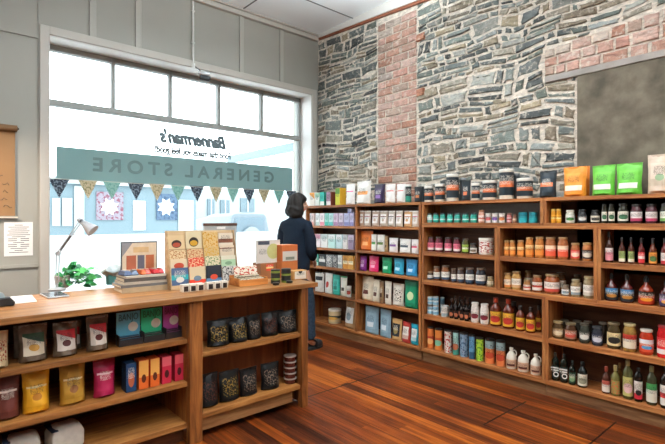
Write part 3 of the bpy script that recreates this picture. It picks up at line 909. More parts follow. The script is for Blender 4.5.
def row(items, base, phrase, group, plane=('x', 3.735)):
    """items: (kind, left column, right column, top row, description, *style, options dict)"""
    cnt = {}
    for it in items: cnt[it[4]] = cnt.get(it[4], 0) + 1
    seen = {}
    out, pre = [], []
    ax, pv = plane
    at = at_x if ax == 'x' else at_y
    for it in items:
        kind, ul, ur, vt, desc = it[:5]
        st = list(it[5:])
        opt = st.pop() if st and isinstance(st[-1], dict) else {}
        seen[desc] = seen.get(desc, 0) + 1
        lab = desc + (f', {ORD[seen[desc] - 1]} of {NUM[cnt[desc]]} from left' if cnt[desc] > 1 else '') + ', ' + phrase
        dx = opt.get('dx', 0)
        b0 = base + .001 + opt.get('dz', 0)
        um = (ul + ur) / 2
        k = (um - U0) / F
        flat = kind in ('carton', 'pouch')
        if flat:
            a, b_ = at(ul, pv + dx)[0], at(ur, pv + dx)[0]
            half = abs(a - b_) * .4875
            mid, d = (a + b_) / 2, at(um, pv + dx)[1]
        else:
            d = at(um, pv + dx)[1]
            half = (ur - ul) / 2 * d / F / math.sqrt(1 + k * k) * .975
            mid, d = at(um, pv + dx + half)
            half = (ur - ul) / 2 * d / F / math.sqrt(1 + k * k) * .975
        h = zz(vt, d) - b0
        if base in SPACE: h = min(h, SPACE[base] - b0 - .004)
        if base in BAYS:
            hi, lo = min(BAYS[base], key=lambda b2: max(0, mid - b2[0], b2[1] - mid))
            half = min(half, (hi - lo) / 2 - .002)
            g = half * 1.06 + .001
            mid = min(max(mid, lo + g), hi - g)
        pre.append([mid, half, (dx, opt.get('dz', 0)), kind, st, opt, lab, h, b0, flat])
    for _ in range(3):
        for i in range(len(pre)):
            for j in range(len(pre)):
                p, q = pre[i], pre[j]
                if i != j and p[2] == q[2] and p[0] < q[0]:
                    ov = p[0] + p[1] * 1.04 + q[1] * 1.04 + .001 - q[0]
                    if ov > 0: p[1] -= ov / 2; q[1] -= ov / 2
    for mid, half, (dx, _dz), kind, st, opt, lab, h, b0, flat in pre:
        rot = R(-90) if ax == 'x' else 0.0
        w_, r = half * 2, half
        dp = pv + dx + (0 if flat else r)
        loc = (dp, mid, b0) if ax == 'x' else (mid, dp, b0)
        t = thing(NAME[kind], lab, CAT[kind], loc, rot + R(opt.get('rot', ROTR.uniform(-5, 5) if kind == 'pouch' and ax == 'x' else 0)), group)
        if not flat and ax == 'x': t.rotation_euler.z += R(18)
        if kind == 'jar': b_jar(t, r, h, *st)
        elif kind == 'tub': b_tub(t, r, h, *st)
        elif kind == 'bottle': b_bottle(t, r, h, *st)
        elif kind == 'sauce': b_sauce(t, r, h, *st)
        elif kind == 'can': b_can(t, r, h, *st)
        elif kind == 'tube': b_tube(t, r, h, *st)
        elif kind == 'jug': b_jug(t, r, h, *st)
        elif kind == 'carton': b_carton(t, w_, h, opt.get('d', .09), *st)
        elif kind == 'pouch': b_pouch(t, w_, h, opt.get('d', min(.42 * w_, .09)), *st)
        out.append(t)
    return out
# ---------------------------------------------------------------- products on the stone-wall shelves
ZT_, Z1, Z2, Z3, Z4, Z5 = 1.587, 1.333, 1.058, .824, .492, .124
PW = '#e9e6e0'
# corner unit, top
row([
 ('carton', 309.5, 314.6, 192.5, 'narrow box with orange side', PW, L('#efe9de', '#e8a04a', 5, True), {'d': .05}),
 ('carton', 315.2, 319.2, 193, 'pale mint slim box', '#cfe6d4', L('#e9efe9', '#9fc8ae', 1), {'d': .05}),
 ('carton', 319.8, 324.2, 192, 'turquoise tea box', '#1d7d68', L('#3fbfae', '#e9efe9', 2), {'d': .11}),
 ('carton', 326.2, 330.8, 192, 'mauve box with brown side', '#6b3325', L('#9a7f92', '#e9e4e4', 2), {'d': .13}),
 ('carton', 335.3, 340, 188, 'yellow and green tall box', '#e2b02a', L('#c8c53a', '#5a8a3a', 1), {'d': .1}),
 ('pouch', 344.3, 353, 184, 'white pouch with small pink print', '#efedea', L('#efedea', '#e0609a', 7, False), '#f2f0ee'),
 ('pouch', 353.8, 368, 181, 'large white pouch with orange print', '#ece9e3', L('#ece9e3', '#e09a5a', 4, True), '#efece8'),
 ('pouch', 371.7, 383, 184, 'dark purple pouch', '#2c2138', L('#3a2a4c', '#8a6aa8', 8, True), '#241c30'),
 ('pouch', 384.5, 393.5, 184, 'white pouch with red top print', '#ecebe8', L('#ecebe8', '#d8503c', 7, False), '#f0eeea'),
 ('pouch', 394.3, 404.3, 184, 'white pouch with red top print', '#ecebe8', L('#ecebe8', '#d8503c', 7, False), '#f0eeea'),
 ('tub', 405, 412.6, 184.5, 'white-lidded tub with teal and black label', '#2a6b5c', PW, L('#20262a', '#2f8f7a', 2)),
 ('pouch', 413.2, 421, 186.5, 'small black pouch', '#1c2024', L('#22282e', '#c87a4a', 8, True), '#15181b'),
], ZT_, 'atop the corner shelves', 'packets on top of the corner shelves')
# corner bay rows
tea = [('#e8e3e4', '#d9b8bc'), ('#e9d4cc', '#d79c92'), ('#e6eae6', '#b8c8c0'), ('#ecdcdf', '#d88a9a'), ('#8fd4c6', '#3fae9c'), ('#b6dcd8', '#58b2ac'), ('#d7c2d6', '#a884ac'), ('#c9bccb', '#8f7a96'), ('#bcbcd8', '#8484b4'), ('#c4bedc', '#8f86b8')]
tn = ['pale pinkish-white', 'peach', 'off-white', 'pink-banded', 'bright teal', 'pale aqua', 'mauve', 'grey-mauve', 'lavender', 'pale violet']
sp = [(307, 310.3), (310.6, 314.6), (315.5, 319.4), (319.9, 324.3), (324.7, 328.4), (328.8, 333), (333.4, 337.6), (338.7, 343), (344.2, 349), (349.5, 353.7)]
r_ = row([('carton', a, b, 213.2, tn[i] + ' tea carton', tea[i][0], L(tea[i][0], tea[i][1], 2), {'d': .08}) for i, (a, b) in enumerate(sp)], Z1, "corner bay's first shelf", 'tea cartons in the corner bay')
row([('carton', 347.6, 351.2, 208.6, 'small lavender carton lying on top', '#b4b2d4', L('#b4b2d4', '#7a78aa', 2), {'d': .05, 'dz': zz(213.2, at_x(349, 3.735)[1]) - Z1 + .0005})], Z1, "corner bay's first shelf", 'tea cartons in the corner bay')
row([('carton', a, b, 234 + i * .15, n_ + ' tall carton', c, L(c, c2, 1), {'d': .08}) for i, (a, b, n_, c, c2) in enumerate([
 (310.8, 315.6, 'dusty pink', '#d9b6c0', '#b06a80'), (316, 320.3, 'white and rose', '#e8dfe0', '#c890a0'), (321, 327.6, 'wide white', '#e9e9e6', '#b9c4c0'), (328.2, 335.3, 'pale teal', '#b9dcd6', '#e6ece8'),
 (335.9, 342, 'ice-blue', '#c3dde0', '#e8eceb'), (342.6, 347.4, 'plain white', '#eceae6', '#c4c8c8'), (348, 353.8, 'purple-grey', '#8f7c92', '#c9b8c8')])], Z2, "corner bay's second shelf", 'tall cartons in the corner bay')
row([('carton', a, b, 254.3 + i * .25, n_ + ' small carton', c, L(c, c2, st), {'d': .08}) for i, (a, b, n_, c, c2, st) in enumerate([
 (313.6, 318.3, 'dark teal', '#2f8a7a', '#bfe0d6', 2), (318.8, 325.4, 'charcoal and white', '#3a3f42', '#d6d6d2', 4), (326, 331.8, 'grey patterned', '#6b7072', '#dadad6', 6), (332.3, 337.3, 'black patterned', '#3c3e42', '#c8c6c2', 6),
 (337.7, 342, 'white top', '#e4e2dc', '#9aa09c', 2), (342.8, 347.8, 'amber', '#c98a3a', '#e8d9b0', 4), (348.2, 353.4, 'honey-yellow', '#d69a44', '#efe0b8', 4)])], Z3, "corner bay's third shelf", 'small cartons in the corner bay')
row([
 ('pouch', 314, 321.8, 272.2, 'white pouch with dark top', '#dcdad4', L('#dfddd8', '#2f3438', 1, False), '#2c3034', {'rot': 8}),
 ('pouch', 322.8, 330.6, 273.5, 'white pouch with red heart', '#e4e2dc', L('#e4e2dc', '#c03a34', 3, False), '#d6d2cc'),
 ('pouch', 331.2, 338.2, 275, 'teal-green pouch', '#2f9c8c', L('#46b0a0', '#2a7a6e', 8, True), '#2b8a7c'),
 ('pouch', 338.9, 346, 276.5, 'white pouch with green top', '#d9d2c0', L('#e2ddcf', '#4a4034', 8, False), '#2f9a5a'),
 ('tub', 346.4, 352.8, 286, 'small white tub with red label', '#d8d4cc', PW, L('#dcd8d0', '#b0483c', 3)),
], Z4, "corner bay's fourth shelf", 'pouches low in the corner bay')
row([
 ('tub', 328, 341.4, 308.8, 'white-lidded bucket with dark picture label', '#b9a98c', '#ddd8cc', L('#c9b48c', '#3a3c34', 4, False, '#d0a050')),
 ('pouch', 342, 353.2, 302, 'brown paper bag with white label', P('#a98258', .8, var=.1), L('#e2e0da', '#8a9aa0', 3), '#9c764e', {'d': .1}),
], Z5, "corner bay's bottom shelf", 'goods on the bottom shelf of the corner bay')
# second bay
CL = '#d8cfc6'
row([('pouch', a, b, 210.8, f'clear snack pouch with {n_} band', c, L('#ece8e4', ac, 7, True, c), '#e8e4de') for a, b, n_, ac, c in [
 (357.8, 362.4, 'brown', '#9a5a48', '#b0907a'), (362.8, 370, 'rose', '#c8566a', '#c8b4a4'), (370.7, 378, 'plum', '#8a3a5a', '#b8a090'), (378.8, 386.4, 'maroon', '#7a3440', '#b8a898'), (386.9, 393.8, 'black', '#4a4446', '#c4bcb0'),
 (394.5, 401.6, 'crimson', '#b8304a', '#cbbfae'), (402.3, 410.8, 'orange', '#d87a4a', '#c89a6a'), (411.3, 417.6, 'hot-pink', '#e0407a', '#d2c2b2')]], Z1, "second bay's first shelf", 'clear snack pouches in the second bay')
row([
 ('pouch', 358.2, 369.6, 231, 'bright orange pouch', '#d8702c', L('#e07a34', '#f0b070', 8, True), '#c4622a'),
 ('pouch', 370.4, 375.6, 234.5, 'narrow white pouch with green print', '#e8e6df', L('#e8e6df', '#5f9a58', 4, True), '#e0ded6'),
 ('pouch', 376.2, 383.2, 234.8, 'white pouch with green block', '#e8e6df', L('#e8e6df', '#6a8a4a', 4, True), '#e0ded6'),
 ('pouch', 383.8, 387.4, 236, 'slim brown pouch', '#9a7a52', L('#a98a62', '#5a4630', 8), '#8c6c48', {'dx': .02}),
 ('pouch', 388, 396.2, 238, 'white pouch with purple print', '#e8e4e4', L('#ece8e8', '#8a5a9a', 4, True), '#e4e0e0'),
 ('pouch', 397.2, 408.8, 239, 'wide white pouch with dark print', '#e6e4df', L('#e6e4df', '#54606a', 4, True), '#e0ded8'),
 ('pouch', 410.2, 417.4, 239.5, 'white pouch with pink print', '#e8e4e2', L('#ece6e4', '#d8607a', 4, True), '#e4e0de'),
], Z2, "second bay's second shelf", 'pouches in the second bay')
row([
 ('pouch', 357.8, 364.2, 255.5, 'purple pouch', '#7a2a7a', L('#8a3a8a', '#d8b0d8', 8, True), '#6a246a'),
 ('pouch', 367.6, 376.8, 256.2, 'magenta pink pouch', '#cc2a62', L('#d8386e', '#f0b0c8', 8, True), '#b82458'),
 ('pouch', 380.2, 390, 257.4, 'emerald green pouch', '#148a58', L('#1c9a64', '#a8dcc0', 8, True), '#107a4c'),
 ('pouch', 391.8, 402.2, 258.6, 'cyan blue pouch', '#2a94b4', L('#38a4c4', '#c0e4ee', 8, True), '#2484a2'),
 ('pouch', 403.8, 415.6, 259.6, 'mid-blue pouch', '#2f86b8', L('#3a94c8', '#c0dcee', 8, True), '#2876a6'),
], Z3, "second bay's third shelf", 'bright pouches in the second bay')
row([
 ('pouch', 357.8, 369.6, 276.5, 'tall cream bag with brown picture', '#d3c7b0', L('#d9ceb8', '#5a2f2a', 8, True), '#c4b69c', {'d': .09}),
 ('pouch', 370.4, 378.4, 280, 'cream bag with dark picture', '#d6cdb8', L('#dcd4c0', '#5a3a34', 8, True), '#c4b69c', {'d': .07}),
 ('pouch', 378.8, 383, 281, 'narrow brown bag', '#7a5f44', L('#8a7050', '#4a3626', 8), '#6c523a'),
 ('pouch', 383.6, 390.2, 281.5, 'slim white bag with dark print', '#dcd7ca', L('#e0dccf', '#54443a', 8, True), '#cfc8b8'),
 ('pouch', 390.8, 401.4, 284, 'white bag with brown beans picture', '#ddd8cc', L('#e2ddd0', '#3f332a', 6, False), '#cfc8b8', {'d': .08}),
 ('pouch', 403, 416.2, 280.5, 'glossy green pouch with pale picture', '#127a58', L('#188a62', '#c8d8a8', 3, False), '#0f6a4c'),
], Z4, "second bay's fourth shelf", 'bags low in the second bay')
row([
 ('pouch', 363.2, 376, 307.3, 'grey-blue pillow pouch', '#7f9dae', L('#8aa8b8', '#d2dde2', 8, True), '#7692a2', {'rot': 4}),
 ('pouch', 377.4, 389, 310, 'grey-blue pillow pouch', '#7f9dae', L('#8aa8b8', '#d2dde2', 8, True), '#7692a2', {'rot': -5}),
 ('pouch', 390, 399.6, 319.3, 'kraft bag with black label', P('#c09a62', .8, var=.1), L('#25282c', '#8a7a4a', 3), '#b08a54', {'d': .07}),
 ('pouch', 400.2, 408.6, 322.3, 'red pouch with white label', '#b03a34', L('#e2dcd4', '#c8a89a', 2), '#a2322e', {'d': .06}),
 ('pouch', 409.4, 416.6, 324.6, 'turquoise pouch with white label', '#1e97ae', L('#dfe6e4', '#a8ccd0', 2), '#1a86a0', {'d': .06}),
], Z5, "second bay's bottom shelf", 'bags on the bottom of the second bay')
# tubs and pouches on the crates' tops
ZB, Q1, Q2, Q3, Q4, Q5 = 1.583, 1.379, 1.093, .812, .469, .131
KB = '#20282c'
tl = L('#222c32', '#cf6a3c', 4, True)
row([
 ('tub', 424, 433.8, 186, 'small black tub with white lid', '#d9d2c2', '#e4e1d8', tl),
 ('tub', 434.6, 445.4, 184, 'medium black tub with white lid', '#d9d2c2', '#e4e1d8', tl),
 ('tub', 445.9, 459.2, 174.4, 'tall black tub with white lid', '#d9d2c2', '#e4e1d8', tl),
 ('pouch', 460, 470, 180.5, 'small black pouch with orange print', '#22282c', L('#2a3238', '#d2724a', 8, True), '#1a1f23'),
 ('tub', 470.8, 481, 183, 'short black tub left of white scoop tub', '#d9d2c2', '#e4e1d8', tl),
 ('tub', 482, 497.2, 180.6, 'wide short black tub with white lid', '#d9d2c2', '#e4e1d8', tl),
 ('tub', 498.6, 514.4, 169.4, 'tallest black tub with white lid', '#d9d2c2', '#e4e1d8', tl),
 ('tub', 516, 533.4, 178.4, 'broad black tub with white lid', '#d9d2c2', '#e4e1d8', tl),
 ('pouch', 536, 553.5, 170.5, 'black pouch with orange and white print', '#20272c', L('#28323a', '#d8764a', 4, True), '#1a2024', {'d': .1}),
], ZB, 'atop the middle crates', 'black tubs on top of the crates')
row([
 ('tub', 421.5, 425, 184.5, 'black tub half hidden behind', '#2a3236', '#d6d2c8', None, {'dx': .1}),
 ('tub', 459.5, 466.5, 178, 'dark tub standing behind the small pouch', '#20282c', '#8a8f92', None, {'dx': .12}),
 ('tub', 511.5, 520, 173.5, 'dark tub standing behind the tallest tub', '#20282c', '#5a6064', None, {'dx': .13}),
], ZB, 'atop the middle crates', 'black tubs on top of the crates')
row([
 ('pouch', 561, 584, 166.3, 'orange pouch with white base', '#e08a2e', L('#e8943a', '#f2e6d0', 2, True), '#d8842c', {'d': .1}),
 ('pouch', 588.8, 612.6, 164.8, 'lime green pouch with white base', '#5fae3a', L('#69b843', '#eef0e2', 2, True), '#58a236', {'d': .1}),
 ('pouch', 614, 640.4, 162.6, 'lime green pouch with white base', '#5fae3a', L('#69b843', '#eef0e2', 2, True), '#58a236', {'d': .1}),
 ('pouch', 646, 673, 153.4, 'big pale kraft pouch with dark print', '#cdb8a4', L('#d6c4b2', '#c0ae9a', 2, True, '#8fa884'), '#c2ac98', {'d': .1}),
], ZB, 'atop the right-hand crates', 'stand-up pouches on top of the right-hand crates')
row([('pouch', 577, 588, 166, 'orange pouch tucked behind', '#d87c26', None, '#cc7624', {'dx': .12, 'd': .06})], ZB, 'atop the right-hand crates', 'stand-up pouches on top of the right-hand crates')
# long shallow crates
tj = L('#2fa090', '#d8eee8', 4)
row([('jar', 426.8, 432.2, 213.3, 'small white and teal jar', '#b8d8d0', '#22282a', L('#e8ece8', '#2f9a84', 2))] +
    [('jar', a, b, 213, 'small teal jar with black lid', '#2f8f80', '#1e2426', tj) for a, b in ((433, 438.9), (439.7, 446), (447, 453.1), (454, 460.8), (462, 469.3), (470.2, 477))] +
    [('jar', 478.3, 484.9, 210.2, 'copper-lidded pink jar', '#c89888', '#9a6a4a', L('#e2d2c8', '#c86a5a', 4)),
     ('tub', 485.4, 491.3, 213.3, 'white cup with coloured print', '#dedad4', '#cfcac2', L('#e4e0da', '#b85a5a', 3)),
     ('tub', 491.9, 497.9, 213.3, 'white cup with coloured print', '#dedad4', '#cfcac2', L('#e4e0da', '#7a5aa0', 3)),
     ('tub', 498.6, 505.2, 213.3, 'white cup with coloured print', '#dedad4', '#cfcac2', L('#e4e0da', '#c87a4a', 3)),
     ('jar', 506.6, 512, 213.3, 'small pink labelled jar', '#b06a6a', '#7a4a3a', L('#e0b8b4', '#a83a44', 4)),
     ('jar', 512.5, 517, 213.8, 'small brown jar', '#6a4432', '#5a3a2a', L('#8a6450', '#c8a88a', 4)),
     ('can', 518.3, 527.8, 212.3, 'teal tin', L('#2a9aa0', '#1f7a86', 1), '#3a8a92'),
     ('can', 528.6, 537.7, 212.3, 'teal tin', L('#2a9aa0', '#1f7a86', 1), '#3a8a92')], Q1, "middle crates' shallow top row", 'small jars in the shallow top crate')
wl = L('#e4dfd0', '#3f6a4a', 3)
row([('jar', 545.6, 553.4, 209.2, 'amber spread jar', '#c8862a', '#c8a04a', L('#e0a030', '#f0d890', 4)), ('jar', 555.2, 563, 209, 'amber spread jar', '#c8862a', '#c8a04a', L('#e0a030', '#f0d890', 4)),
     ('jar', 565.4, 575, 210, 'white jar with green leaf label', '#cfd0c2', '#d8d4c4', L('#e6e6dc', '#4f8a4a', 3)),
     ('jar', 577.8, 587, 209.6, 'dark jar with white emblem', '#2c2e30', '#1e2022', L('#34363a', '#d8d8d4', 3)),
     ('jar', 590.6, 600, 210.2, 'small dark jar with cream label', '#2a2624', '#1e1c1a', L('#d8d0bc', '#3a3a34', 3)),
     ('jar', 601.5, 607.2, 204.2, 'slim dark cream-labelled jar', '#2e2c22', '#25221c', wl), ('jar', 608.4, 614.7, 204, 'slim dark cream-labelled jar', '#2e2c22', '#25221c', wl),
     ('jar', 617.6, 628.7, 203.6, 'wide dark jar with green dot label', '#2a2a22', '#25221c', wl),
     ('jar', 630.3, 642.4, 204.2, 'round jar with white and pink label', '#4a2a30', '#25201e', L('#e4dcd8', '#a83a5a', 2)), ('jar', 645.4, 657.6, 204.2, 'round jar with white and pink label', '#4a2a30', '#25201e', L('#e4dcd8', '#a83a5a', 2)),
     ('jar', 660, 671, 203.5, 'jar with white and green label', '#3a3a30', '#25201e', L('#e0e2d4', '#6a9a54', 2))], Q1, "right-hand shallow top row", 'jars in the right-hand shallow crate')
# middle crates
pk = L('#d86a80', '#e8dcd8', 2)
row([('jar', a, b, v, 'pink-labelled jar with dark lid', '#5a2630', '#33241f', pk) for a, b, v in ((426.5, 434, 236.8), (435.2, 443, 236.8), (444.4, 452, 237.3), (453.1, 460.6, 237.8))] +
    [('jar', 462, 468.8, 238.6, 'jar with lime label', '#4a4a2a', '#3a2a22', L('#9ab84a', '#e8e4c8', 4)), ('jar', 469.9, 477, 243.2, 'short dark jar with white label', '#3a2e28', '#2a2320', L('#d8d2c8', '#7a6a5a', 3)),
     ('tub', 478.3, 493.8, 238, 'wide white tub with red dots', '#e2ddd4', '#e9e5dc', L('#e6e0d8', '#a03a34', 6, False))], Q2, "left crate's upper shelf", 'jars in the left crate')
og = L('#e08a3c', '#f0c88a', 1)
rd = L('#d8583c', '#efd2b0', 1)
oj = '#b5713a'
row([('jar', a, b, v, 'small orange-labelled jar', oj, '#a07a4a', og) for a, b, v in ((501.2, 508.3, 240.4), (509, 516.4, 240.4), (517, 524.5, 240.2))] +
    [('jar', 525.2, 534, 237.2, 'large orange-labelled jar', oj, '#a07a4a', og), ('jar', 534.8, 544.4, 236.8, 'large orange-labelled jar', oj, '#a07a4a', og),
     ('jar', 545, 556.6, 237.2, 'large red-labelled jar', '#9a5a34', '#9a744a', rd), ('jar', 557.4, 568.6, 237.2, 'large red-labelled jar', '#9a5a34', '#9a744a', rd),
     ('jar', 570.5, 580, 243, 'small scarlet-labelled jar', '#9a5a34', '#a07a4a', L('#cc3f34', '#f0d0b8', 3)), ('jar', 582, 592.8, 242.7, 'small black-labelled jar', '#a8683a', '#a07a4a', L('#3a322e', '#d8ccb8', 3))], Q2, "middle crate's upper shelf", 'nut butter coloured jars in the middle crate')
hb = '#34201a'
row([('bottle', 605, 613.2, 231.6, 'tall dark bottle with pink label', hb, '#1c1a1a', L('#d88a94', '#e8dcd8', 1), .55), ('bottle', 618.6, 625.4, 237.2, 'sauce bottle with green label', '#4a2218', '#1c1a1a', L('#8a9a5a', '#e4dcc8', 2), .55),
     ('bottle', 628, 634.5, 237.4, 'sauce bottle with green label', '#4a2218', '#1c1a1a', L('#8a9a5a', '#e4dcc8', 2), .55), ('bottle', 638, 644.7, 238, 'sauce bottle with red label', '#5a1a18', '#1c1a1a', L('#c83238', '#ecdcd4', 4), .55),
     ('bottle', 648.8, 657, 238.2, 'sauce bottle with orange label', '#5a2a18', '#1c1a1a', L('#d88a3a', '#4a6a3a', 3), .55), ('bottle', 660.8, 668, 238.2, 'sauce bottle with white label', '#5a1a18', '#1c1a1a', L('#dcd4cc', '#b8323a', 2), .55)], Q2, "right crate's upper shelf", 'small sauce bottles in the right crate')
bl = L('#e6e2d8', '#34465a', 2)
row([('jar', 425.7, 431.8, 271.2, 'tiny white-labelled jar', '#4a3a30', '#8a6a4a', L('#e0dcd4', '#34465a', 2))] +
    [('jar', a, b, v, 'jar with white and navy label', c, '#6a5444', bl) for a, b, v, c in ((433.3, 440.4, 266.4, '#6a4028'), (441.2, 450, 265.4, '#7a4a2c'), (451, 456.6, 268.5, '#4a3a34'), (457.2, 464.2, 268, '#4a4040'), (465.2, 474.4, 267.6, '#34343a'), (475.6, 486, 268, '#2e3036'))] +
    [('jar', 487, 493.7, 276.6, 'short jar with cream label', '#8a7a5a', '#a08a6a', L('#d8ccb0', '#8a7a5a', 2))], Q3, "left crate's lower shelf", 'preserve jars in the left crate')
cr_ = L('#e8d8c0', '#c87a3a', 2)
row([('jar', 501.2, 509.7, 272.6, 'jar of white and orange label', '#a8804a', '#8a6a44', cr_), ('jar', 511.2, 521.8, 271.2, 'tall jar with broad cream label', '#a8804a', '#8a6a44', L('#e8e2d4', '#c89a6a', 2)),
     ('jar', 523.2, 531, 279.7, 'short jar with red and white label', '#9a6a3a', '#8a6a44', L('#e0d2c4', '#c0483a', 4)), ('jar', 532, 542.4, 275.2, 'jar with red and white label', '#8a4a2a', '#8a6a44', L('#e8ddd2', '#c0483a', 4)),
     ('jar', 544, 560, 274.2, 'wide jar with red and white label', '#8a4a2a', '#8a6a44', L('#e8ddd2', '#c0483a', 2)), ('jar', 561.5, 569.5, 284.6, 'short jar with pale label', '#7a6a5a', '#6a5a48', L('#e0dcd4', '#7a8a94', 3)),
     ('jar', 570.6, 580.6, 279.3, 'jar with plain white label', '#8a7454', '#9a8a6a', L('#e8e4da', '#8a9aa0', 2)), ('jar', 583, 594.8, 276.3, 'largest jar with plain white label', '#8a7a5c', '#a8946c', L('#e8e4da', '#c8c0b0', 2))], Q3, "middle crate's lower shelf", 'spread jars in the middle crate')
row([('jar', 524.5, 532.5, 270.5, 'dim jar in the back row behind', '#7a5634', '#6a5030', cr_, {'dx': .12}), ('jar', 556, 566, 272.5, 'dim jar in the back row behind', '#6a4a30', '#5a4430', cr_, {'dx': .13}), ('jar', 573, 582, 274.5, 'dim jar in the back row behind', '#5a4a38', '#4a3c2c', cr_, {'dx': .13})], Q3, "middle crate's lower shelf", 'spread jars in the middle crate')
sb = L('#1c2026', '#3f7aa6', 1, True, '#b87a34')
row([('sauce', 604.2, 617.6, 273, 'black-labelled squat sauce bottle', '#4a1814', '#1c1e20', sb), ('sauce', 620, 634.2, 274.2, 'black-labelled squat sauce bottle', '#4a1814', '#1c1e20', sb),
     ('sauce', 638, 654.6, 276, 'red fiery-labelled squat sauce bottle', '#7a2a14', '#1c1e20', L('#a83018', '#1e1a18', 1, True, '#d88a28')), ('sauce', 659.2, 673, 279, 'purple-labelled squat sauce bottle', '#4a1814', '#1c1e20', L('#3a3048', '#8a5aa0', 4, True, '#d89a4a'))], Q3, "right crate's lower shelf", 'squat sauce bottles in the right crate')
# low middle unit
bc = L('#7fb0c8', '#dce8ec', 4)
hcan = zz(305.3, at_x(432, 3.735)[1]) - Q4
row([('can', 425.2, 431.8, 305.3, 'bottom light blue can', bc), ('can', 432.5, 439.2, 305.6, 'bottom light blue can', bc), ('can', 425.2, 431.8, 296.4, 'top light blue can', bc, {'dz': hcan}), ('can', 432.5, 439.2, 296.6, 'top light blue can', bc, {'dz': hcan}),
     ('can', 440, 444.6, 297.2, 'taller blue can behind', bc, {'dx': .12}),
     ('can', 441, 448.8, 305.4, 'short white can', L('#dcd8d0', '#9ab0b8', 2))], Q4, "low unit's upper shelf", 'cans on the low unit')
row([('bottle', a, b, v, n_, '#1a1210', '#2a1a14', L('#241a16', '#b86a4a', 3, False), .5, {'dx': dx}) for a, b, v, n_, dx in (
     (449.4, 453.6, 298.3, 'dark small bottle, front row', 0), (454, 458.4, 298.8, 'dark small bottle, front row', 0), (459.6, 464, 299.4, 'dark small bottle, front row', 0), (464.4, 469, 300, 'dark small bottle, front row', 0),
     (453, 457.2, 296, 'dark small bottle, back row', .08), (457.8, 462, 296.4, 'dark small bottle, back row', .08), (462.8, 467, 297, 'dark small bottle, back row', .08), (467.6, 472, 297.6, 'dark small bottle, back row', .08))], Q4, "low unit's upper shelf", 'dark small bottles on the low unit')
yl = L('#d8a430', '#b8342a', 3)
row([('jar', 470.9, 479.5, 302.3, 'white jar with maroon print', '#dcd4cc', '#e0dad2', L('#dfd6ce', '#7a2a34', 3)), ('jar', 480, 489.2, 303.7, 'white jar with maroon print', '#dcd4cc', '#e0dad2', L('#dfd6ce', '#7a2a34', 3)),
     ('bottle', 490, 501.6, 297.8, 'large amber bottle with yellow label', '#5a2414', '#a8402a', yl, .62), ('bottle', 502.4, 514.4, 299, 'large amber bottle with yellow label', '#5a2414', '#a8402a', yl, .62),
     ('bottle', 515.6, 525, 305.4, 'smaller amber bottle with yellow label', '#5a2414', '#2a1a16', yl, .62), ('bottle', 525.9, 535.4, 307.2, 'smaller amber bottle with yellow label', '#5a2414', '#2a1a16', yl, .62)], Q4, "low unit's upper shelf", 'bottles and jars on the low unit')
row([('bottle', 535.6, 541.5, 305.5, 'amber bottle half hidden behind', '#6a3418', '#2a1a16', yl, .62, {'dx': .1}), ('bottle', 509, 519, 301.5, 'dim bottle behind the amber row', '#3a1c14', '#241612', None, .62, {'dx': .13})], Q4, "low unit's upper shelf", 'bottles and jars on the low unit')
row([('tube', 426.9, 433.6, 326.6, 'orange canister', L('#d2743a', '#a83a2a', 4, False, '#e8b070'), '#2a2522'), ('tube', 434.8, 442.4, 328.2, 'orange-red canister', L('#d8803c', '#c0502c', 4, False, '#7ab89a'), '#2a2522'),
     ('tube', 444.4, 451.8, 329.4, 'white and red canister', L('#dcd2c8', '#b83a34', 6, False), '#2a2522'), ('tube', 452.7, 459, 330.6, 'pale teal canister', L('#9cc8c0', '#3f8a7a', 2, True, '#b86a4a'), '#2a2522'),
     ('tube', 459.8, 468.2, 332.2, 'grey-blue canister', L('#7f97ac', '#4a627a', 6, False), '#2a2522'), ('tube', 468.8, 475.2, 334.4, 'steel blue canister', L('#5f8cac', '#2f5470', 2), '#2a2522'),
     ('tube', 475.9, 483.6, 337.2, 'lime green canister', L('#a4c83a', '#5a8a34', 6, False), '#2a2522'), ('tube', 485, 494.8, 338.6, 'wide orange canister', L('#d87a44', '#8aa0a0', 1, True, '#b8452c'), '#2a2522'), ('tube', 496, 505.4, 340.2, 'wide orange canister', L('#d87a44', '#8aa0a0', 1, True, '#b8452c'), '#2a2522'),
     ('jug', 506, 516.6, 347.6, 'white jug with handle', '#dcd5c6', L('#cfa88c', '#5a2f28', 8)), ('jug', 517.4, 529, 350.6, 'white jug with handle', '#dcd5c6', L('#cfa88c', '#5a2f28', 8)), ('jug', 530.4, 541, 354, 'white jug with handle', '#dcd5c6', L('#cfa88c', '#5a2f28', 8))], Q5, "low unit's bottom shelf", 'canisters and jugs on the low unit')
# low right unit
row([('jar', 552, 563.6, 320.8, 'brown jar with pale lid', '#4a3620', '#8f7a54', L('#8a6a44', '#d8c8a8', 3)), ('jar', 564.6, 576.8, 322.6, 'brown jar with red label', '#4a3020', '#6e5e44', L('#9a6a54', '#c04a3a', 3)),
     ('jar', 579, 589.8, 323.2, 'dark jar with black and white label', '#34362e', '#4a4438', L('#3c4038', '#d8d8d0', 3)), ('jar', 591.6, 603, 326.2, 'dark jar with blue label', '#2a2c34', '#34363a', L('#34384a', '#c8ccd8', 3)),
     ('jar', 606.8, 621, 322.2, 'jar with cream label and black oval', '#41341e', '#6e6044', L('#dcc896', '#25221e', 3)), ('jar', 622.6, 636.8, 323.4, 'jar with red and white label', '#8a6a34', '#b8a878', L('#e0d4bc', '#b83a2c', 1)),
     ('jar', 639, 653.8, 329.2, 'red jar with blue and white label', '#a8321c', '#d8d0c4', L('#c84a2c', '#dce4e8', 1, True, '#4a8ab8')), ('jar', 656.6, 672, 325, 'bright red jar with white label', '#b81c20', '#8a1a1c', L('#d02a2c', '#e8e0dc', 2))], .466, "low right unit's upper shelf", 'pickle jars on the low right unit')
